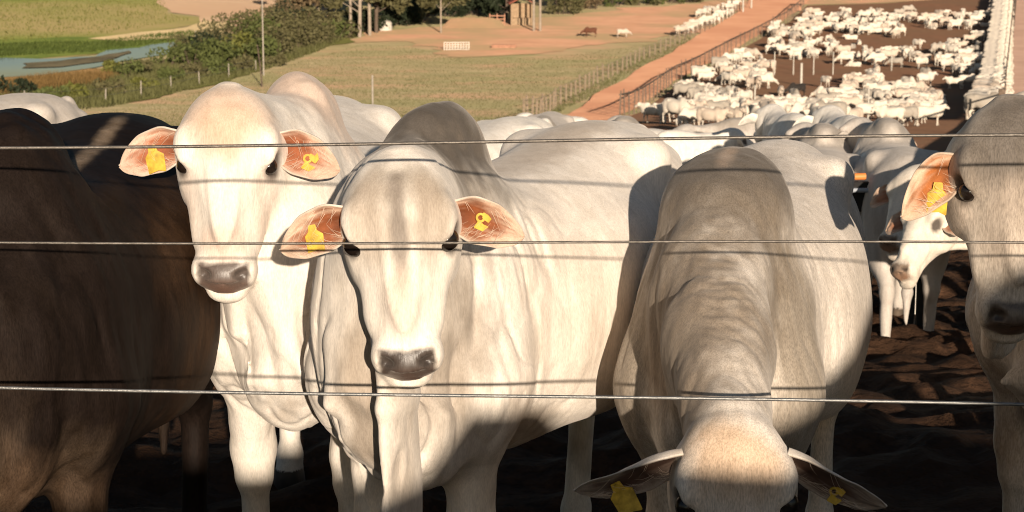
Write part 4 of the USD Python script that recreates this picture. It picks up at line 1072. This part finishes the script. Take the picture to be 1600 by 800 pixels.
def tree(px, py, h, crown_lo, spread, leaf, bark, label, seed, trunk=.22, n=2600, group=None, lean=0., clumps=14, size=.30):
    h, crown_lo, spread, trunk, size, lean = h * 1.35, crown_lo * .85, spread * 1.3, trunk * .75, size * 1.25, lean * 1.3
    rg = np.random.default_rng(seed)
    g = G(px, py)
    t = thing('tree', g, 0, label=label, cat='tree', group=group)
    top = np.array([lean, 0, h * .92])
    tr = [tube([(0, 0, -.4), (lean * .25, .1, h * .3), (lean * .6, -.05, h * .6), top], [trunk * 1.25, trunk, trunk * .7, trunk * .2], 8)]
    cs, rs = [], []
    for k in range(clumps):
        a = rg.uniform(0, 2 * math.pi); z = rg.uniform(crown_lo, h * .97); u = (z - crown_lo) / (h - crown_lo)
        r = spread * rg.uniform(.25, 1.0) * (1.05 - .6 * abs(u - .35))
        c = np.array([math.cos(a) * r + lean * z / h, math.sin(a) * r, z]); cs.append(c); rs.append(spread * rg.uniform(.24, .44))
        s0 = np.array([lean * z / h * .8, 0, max(z - r * .8, crown_lo * .7)])
        tr.append(tube([s0, (s0 + c) / 2 + (0, 0, .15), c], [trunk * .35, trunk * .22, .03], 5))
    obj('trunk', cat(tr), M[bark], t, 40)
    obj('crown', leaf_cloud(cs, rs, n, size, rg), M[leaf], t)
    return t

def bush(px, py, w, h, leaf, label, seed, n=900, size=.2, group=None):
    w, h, size = w * 1.35, h * 1.25, size * 1.2
    rg = np.random.default_rng(seed)
    g = G(px, py)
    t = thing('bush', g, 0, label=label, cat='bush', group=group)
    cs, rs, st = [], [], []
    for k in range(9):
        a = rg.uniform(0, 6.28); r = w * .5 * math.sqrt(rg.uniform(0, 1)) * .8
        c = np.array([math.cos(a) * r, math.sin(a) * r, h * rg.uniform(.25, .78) * (1 - .35 * r / w)]); cs.append(c); rs.append(rg.uniform(.2, .34) * min(w, h * 1.3))
        st.append(tube([(c[0] * .2, c[1] * .2, -.2), c], [.05, .02], 4))
    obj('stem', cat(st), M['bark_dark'], t)
    obj('foliage', leaf_cloud(cs, rs, n, size, rg, .85), M[leaf], t)

UNDER = []
tree_list = [
    (548, 54, 12, 5.2, 2.6, 'leaf_olive', 'bark_pale', 'slim pale trunked tree at the left end of the yard trees', .20, 0),
    (562, 58, 13, 4.6, 3.2, 'leaf_olive', 'bark_pale', 'pale trunked tree with olive crown, second from the left in the yard clump', .24, .3),
    (578, 56, 13, 4.4, 3.0, 'leaf_olive', 'bark_pale', 'pale trunked tree in the middle of the yard clump', .22, -.2),
    (588, 52, 12, 4.0, 3.4, 'leaf_olive', 'bark_dark', 'dark trunked tree at the right of the yard clump', .26, .2),
    (520, 44, 10, 3.0, 2.8, 'leaf_dry', 'bark_pale', 'thin dry looking tree above the scrub left of the yard clump', .16, 0),
    (498, 40, 9, 2.6, 2.4, 'leaf_dry', 'bark_pale', 'bare twiggy tree in front of the tan field', .14, .2),
    (450, 36, 8, 2.0, 2.6, 'leaf_dry', 'bark_dark', 'low dry tree at the edge of the tan field', .14, 0),
    (689, 52, 9, 4.0, 2.4, 'leaf_olive', 'bark_pale', 'single round headed tree with straight pale trunk by the lattice panel', .12, 0),
    (640, 34, 9, 1.2, 3.4, 'leaf_dark', 'bark_dark', 'dark leafy tree behind the yard, left one of the dark mass', .3, 0),
    (668, 26, 10, 1.0, 3.0, 'leaf_dark', 'bark_dark', 'dark tree right behind the round headed tree', .3, 0),
    (730, 24, 9, 1.0, 3.2, 'leaf_green', 'bark_dark', 'green tree behind the orange earth bank', .3, 0),
    (765, 25, 9, 1.2, 3.2, 'leaf_dark', 'bark_dark', 'dark tree left of the hay coloured shed', .3, 0),
    (791, 32, 8, 2.2, 2.2, 'leaf_dark', 'bark_dark', 'dark twisted tree beside the hay coloured shed', .2, .3),
    (870, 14, 7, 1.2, 3.4, 'leaf_green', 'bark_dark', 'wide green tree above the right end of the yard', .25, 0),
    (905, 4, 7, 1.0, 3.4, 'leaf_olive', 'bark_dark', 'olive tree at the top edge right of the pale trunks', .25, 0),
]
for i, (px, py, h, lo, sp, lf, bk, lab, tk, ln) in enumerate(tree_list):
    tree(px, py, h, lo, sp, lf, bk, lab, 100 + i, tk, lean=ln, n=2600)
for i, (px, py, k) in enumerate(((566, 50, 2), (584, 47, 2), (556, 46, 0), (610, 40, 2), (640, 40, 2), (655, 36, 0), (700, 26, 2), (745, 24, 2), (780, 28, 2), (880, 22, 0), (930, 14, 3), (960, 10, 1), (1000, 8, 0), (1040, 6, 1), (1080, 4, 0))):
    UNDER.append((px, py, k))
# two pale bare trunks by the shed
for i, (px, h, lab) in enumerate(((834, 13, 'left of the two pale bare trunks beside the shed'), (844, 12, 'right of the two pale bare trunks beside the shed'))):
    tree(px, 49, h, 7.5, 2.0, 'leaf_olive', 'bark_pale', lab, 150 + i, .17, n=1500)

bush_spots = []
rb = random.Random(9)
kinds = ['leaf_olive', 'leaf_green', 'leaf_dark', 'leaf_dry', 'leaf_bright']
line = [(262, 104, 3.2, 1.9, 1), (285, 96, 3.2, 2.2, 0), (300, 108, 3, 2., 1), (322, 98, 3.4, 2.6, 2), (345, 88, 3.4, 3., 0), (352, 104, 3., 2.2, 1), (370, 80, 3.6, 3.6, 0), (380, 96, 3.2, 2.4, 4), (392, 82, 3.4, 3.4, 1), (405, 100, 3, 2.2, 1), (415, 70, 3.6, 3.8, 0), (424, 88, 3.2, 2.6, 0), (440, 74, 3.4, 3.4, 0), (452, 62, 3.4, 3.6, 2),
        (466, 76, 3.2, 2.6, 0), (478, 62, 3.2, 3., 0), (495, 70, 3, 2.4, 0), (505, 56, 3.2, 2.8, 0), (524, 62, 2.8, 2., 1), (540, 60, 2.6, 1.8, 0), (430, 56, 3.2, 3.2, 3), (398, 60, 3, 2.8, 0), (470, 50, 3.2, 3.0, 3),
        (198, 122, 2.6, 1.8, 1), (182, 116, 2.4, 1.4, 4), (215, 118, 2., 1.2, 0), (335, 118, 2.4, 1.4, 1), (300, 122, 2.2, 1.2, 0), (262, 128, 2.2, 1.2, 1), (232, 140, 2., 1., 4), (170, 150, 2, 1., 0), (120, 158, 2, 1., 4), (80, 160, 2., 1, 1), (375, 112, 2.2, 1.2, 0), (20, 152, 2.4, 1.2, 2), (430, 104, 2, 1, 0)]
tone = ['olive', 'mid green', 'dark green', 'dry brown', 'yellow green']
for i, (px, py, w, h, k) in enumerate(line):
    size = 'tall' if h > 2.9 else ('low' if h < 2 else 'rounded')
    where = 'in the lower strip of scrub above the left bulls' if py > 110 else ('at the tip of the bush belt by the river' if px < 310 else ('in the middle of the bush belt' if px < 420 else 'at the upper end of the bush belt near the trees'))
    bush(px, py, w, h, kinds[k], f'{size} {tone[k]} bush {where}', 200 + i, 800 if h > 2 else 400, .17, f'{tone[k]} bushes {where}')

for i, (px, py, k) in enumerate(UNDER):
    side = 'under the yard trees' if px < 615 else ('before the dark trees behind the yard' if px < 800 else 'along the rise at the top centre')
    bush(px, py, 4.2, 2.4, kinds[k], f'{tone[k]} undergrowth bush {side}', 300 + i, 900, .2, f'{tone[k]} undergrowth {side}')
# reeds and tall grass: uncountable
def blades(name, poly, n, h, mat, label, seed, w=.04):
    rg = np.random.default_rng(seed)
    x0, y0, x1, y1 = poly.bounds
    pts = np.c_[rg.uniform(x0, x1, n * 3), rg.uniform(y0, y1, n * 3)]
    pts = pts[shapely.contains_xy(poly, pts[:, 0], pts[:, 1])][:n]
    n = len(pts)
    z = terrain(pts[:, 0], pts[:, 1])
    hh = h * rg.uniform(.5, 1.2, n) * (.5 + meshkit.fbm(np.c_[pts / 3, np.zeros(n)], 3, seed))
    a = rg.uniform(0, 6.28, n); ln = rg.normal(size=(n, 2)) * .25 * h
    b = np.c_[pts, z + OFF - .1]; sd = np.c_[np.cos(a), np.sin(a), np.zeros(n)] * w
    tip = b + np.c_[ln, hh]
    v = np.stack([b - sd, b + sd, tip], 1).reshape(-1, 3)
    f = np.arange(3 * n).reshape(-1, 3)
    obj(name, trimesh.Trimesh(v, f, process=False), mat, None, False, label=label, cat='grass', kind='stuff')
blades('reeds', gpoly([(-40, 136), (60, 130), (140, 122), (190, 122), (150, 136), (90, 145), (30, 152), (-40, 160)]), 12000, .8, M['reed'], 'dry brown reeds on the near bank of the river', 1, .05)
blades('bank_grass', gpoly([(-40, 92), (140, 84), (330, 58), (300, 50), (150, 66), (-40, 72)]), 6000, .45, M['lush_leaf'], 'lush green grass along the far bank of the river', 2, .07)
blades('meadow_grass', gpoly([(-40, -30), (250, -30), (262, 22), (300, 32), (140, 58), (-40, 70)]), 5000, .35, M['leaf_bright'], 'tall marsh grass in the meadow at the upper left', 3, .08)
blades('scrub_grass', gpoly([(-40, 158), (120, 136), (240, 102), (330, 84), (540, 44), (540, 62), (400, 114), (290, 142), (170, 168), (-40, 180)]), 16000, .6, M['grass_blade'], 'rough scrub grass between the pasture and the bushes', 4, .05)
blades('verge_grass', gpoly([(800, 200), (870, 160), (1000, 92), (1075, 58), (1085, 64), (1000, 106), (880, 172), (830, 205)]), 9000, .32, M['grass_blade'], 'dry verge grass under the posts left of the road', 5, .03)

leaf_mat('pasture_blade', (.16, .145, .06), (.30, .235, .125))
blades('pasture_grass', gpoly([(120, 182), (240, 158), (330, 138), (400, 118), (480, 92), (560, 70), (640, 72), (700, 90), (860, 90), (960, 76), (1050, 66), (1000, 92), (870, 160), (800, 200), (700, 215), (100, 215)]), 26000, .10, M['pasture_blade'], 'sparse dry grass tufts on the pasture slope', 6, .05)

# ------------------------------------------------------------------ the yard
def at_ground(px, py): return G(px, py)
lp = thing('lattice_panel', (0, 0, 0), label='pale lattice panel standing on the pasture below the round headed tree', cat='fence panel')
a, b = G(694, 79), G(733, 78)
u = (b - a); 
for i in range(10):
    p = a + u * i / 9
    obj('slat', box(p + (0, 0, .42), (.07, .05, .9)), M['weathered_white'], lp)
for k in range(4):
    obj('rail', box((a + b) / 2 + (0, -.06, .1 + k * .24), (abs(u[0]) + .1, .05, .07)), M['weathered_white'], lp)
bp = thing('board_pile', (0, 0, 0), label='low pile of pale orange boards right of the lattice panel', cat='boards')
a, b = G(768, 76), G(806, 75)
for k in range(4):
    obj('board', box((a + b) / 2 + ((k % 2) * .15 - .07, k * .03, .07 + k * .09), (abs(b[0] - a[0]), .5, .08)), M['brick_wall'], bp)
# earth bank: a mound of red soil
c = (G(690, 44) + G(790, 40)) / 2
mx, my = np.meshgrid(np.linspace(-1, 1, 40), np.linspace(-1, 1, 16), indexing='ij')
mz = np.clip(1 - mx ** 4, 0, 1) * np.clip(1 - my ** 2, 0, 1) * 1.3 * (.7 + .5 * meshkit.fbm(np.stack([mx * 4, my * 3, mx * 0], -1), 3, 4)) - .15
X, Y = c[0] + mx * 3.9, c[1] + my * 3
ids = np.arange(mx.size).reshape(mx.shape)
obj('earth_bank', (np.stack([X, Y, terrain(X, Y) + OFF + mz], -1).reshape(-1, 3), np.stack([ids[:-1, :-1], ids[1:, :-1], ids[1:, 1:], ids[:-1, 1:]], -1).reshape(-1, 4)), M['red_soil'], None, True, kind='structure')
# shed
g = G(815, 40)
sh = thing('shed', g, 8, label='small hay coloured shed open at the front behind the pale trunks', cat='shed')
obj('wall', box((0, 1.4, 1.3), (2.6, .15, 2.6)), M['hay'], sh)
obj('wall', box((-1.25, .65, 1.3), (.15, 1.35, 2.6)), M['hay'], sh)
obj('wall', box((1.25, .65, 1.3), (.15, 1.35, 2.6)), M['hay'], sh)
rf = trimesh.creation.extrude_polygon(Polygon([(-1.6, 2.62), (0, 3.4), (1.6, 2.62), (1.6, 2.74), (0, 3.55), (-1.6, 2.74)]), 2.2, engine='earcut')
rf.apply_transform(np.array([[1, 0, 0, 0], [0, 0, -1, 1.8], [0, 1, 0, 0], [0, 0, 0, 1.]]))
obj('roof', rf, M['roof_red'], sh)
for x in (-.8, 0, .8):
    obj('bale', box((x, .7, .45), (.7, .9, .85)), M['hay'], sh)
g = G(777, 40)
lg = thing('loading_gate', g, -6, label='low brick coloured gate and posts left of the shed', cat='gate')
for x in (-.9, 0, .9): obj('post', box((x, 0, .7), (.12, .12, 1.5)), M['brick_wall'], lg)
for z in (.4, .8, 1.2): obj('rail', box((0, -.09, z), (2.0, .06, .12)), M['brick_wall'], lg)
# tank under the trees
g = G(602, 48)
wtank = thing('water_tank', g, 0, label='small white tank standing right of the yard tree clump', cat='tank')
tk_ = trimesh.creation.revolve([(0, 0), (.8, 0), (.82, .1), (.8, .95), (.6, 1.15), (.25, 1.25), (0, 1.27)], sections=28)
obj('tank_body', tk_, M['weathered_white'], wtank, 40)
obj('lid', trimesh.creation.cylinder(.2, .12, sections=16, transform=trimesh.transformations.translation_matrix([0, 0, 1.3])), M['grey_paint'], wtank, 40)
cr = thing('salt_trough', G(1244, 18), -4, label='small dark open box with orange side at the top corner of the far pen', cat='box')
obj('box_wall', box((0, -.3, .4), (1.2, .06, .5)), M['brick_wall'], cr); obj('box_wall', box((0, .3, .4), (1.2, .06, .5)), M['brick_wall'], cr)
obj('box_wall', box((-.63, 0, .4), (.06, .66, .5)), M['brick_wall'], cr); obj('box_wall', box((.63, 0, .4), (.06, .66, .5)), M['brick_wall'], cr)
obj('roof', box((0, 0, .95), (1.5, .9, .08)), M['dark_metal'], cr)
for x in (-.6, .6): obj('post', box((x, .4, .45), (.08, .08, .92)), M['dark_metal'], cr)
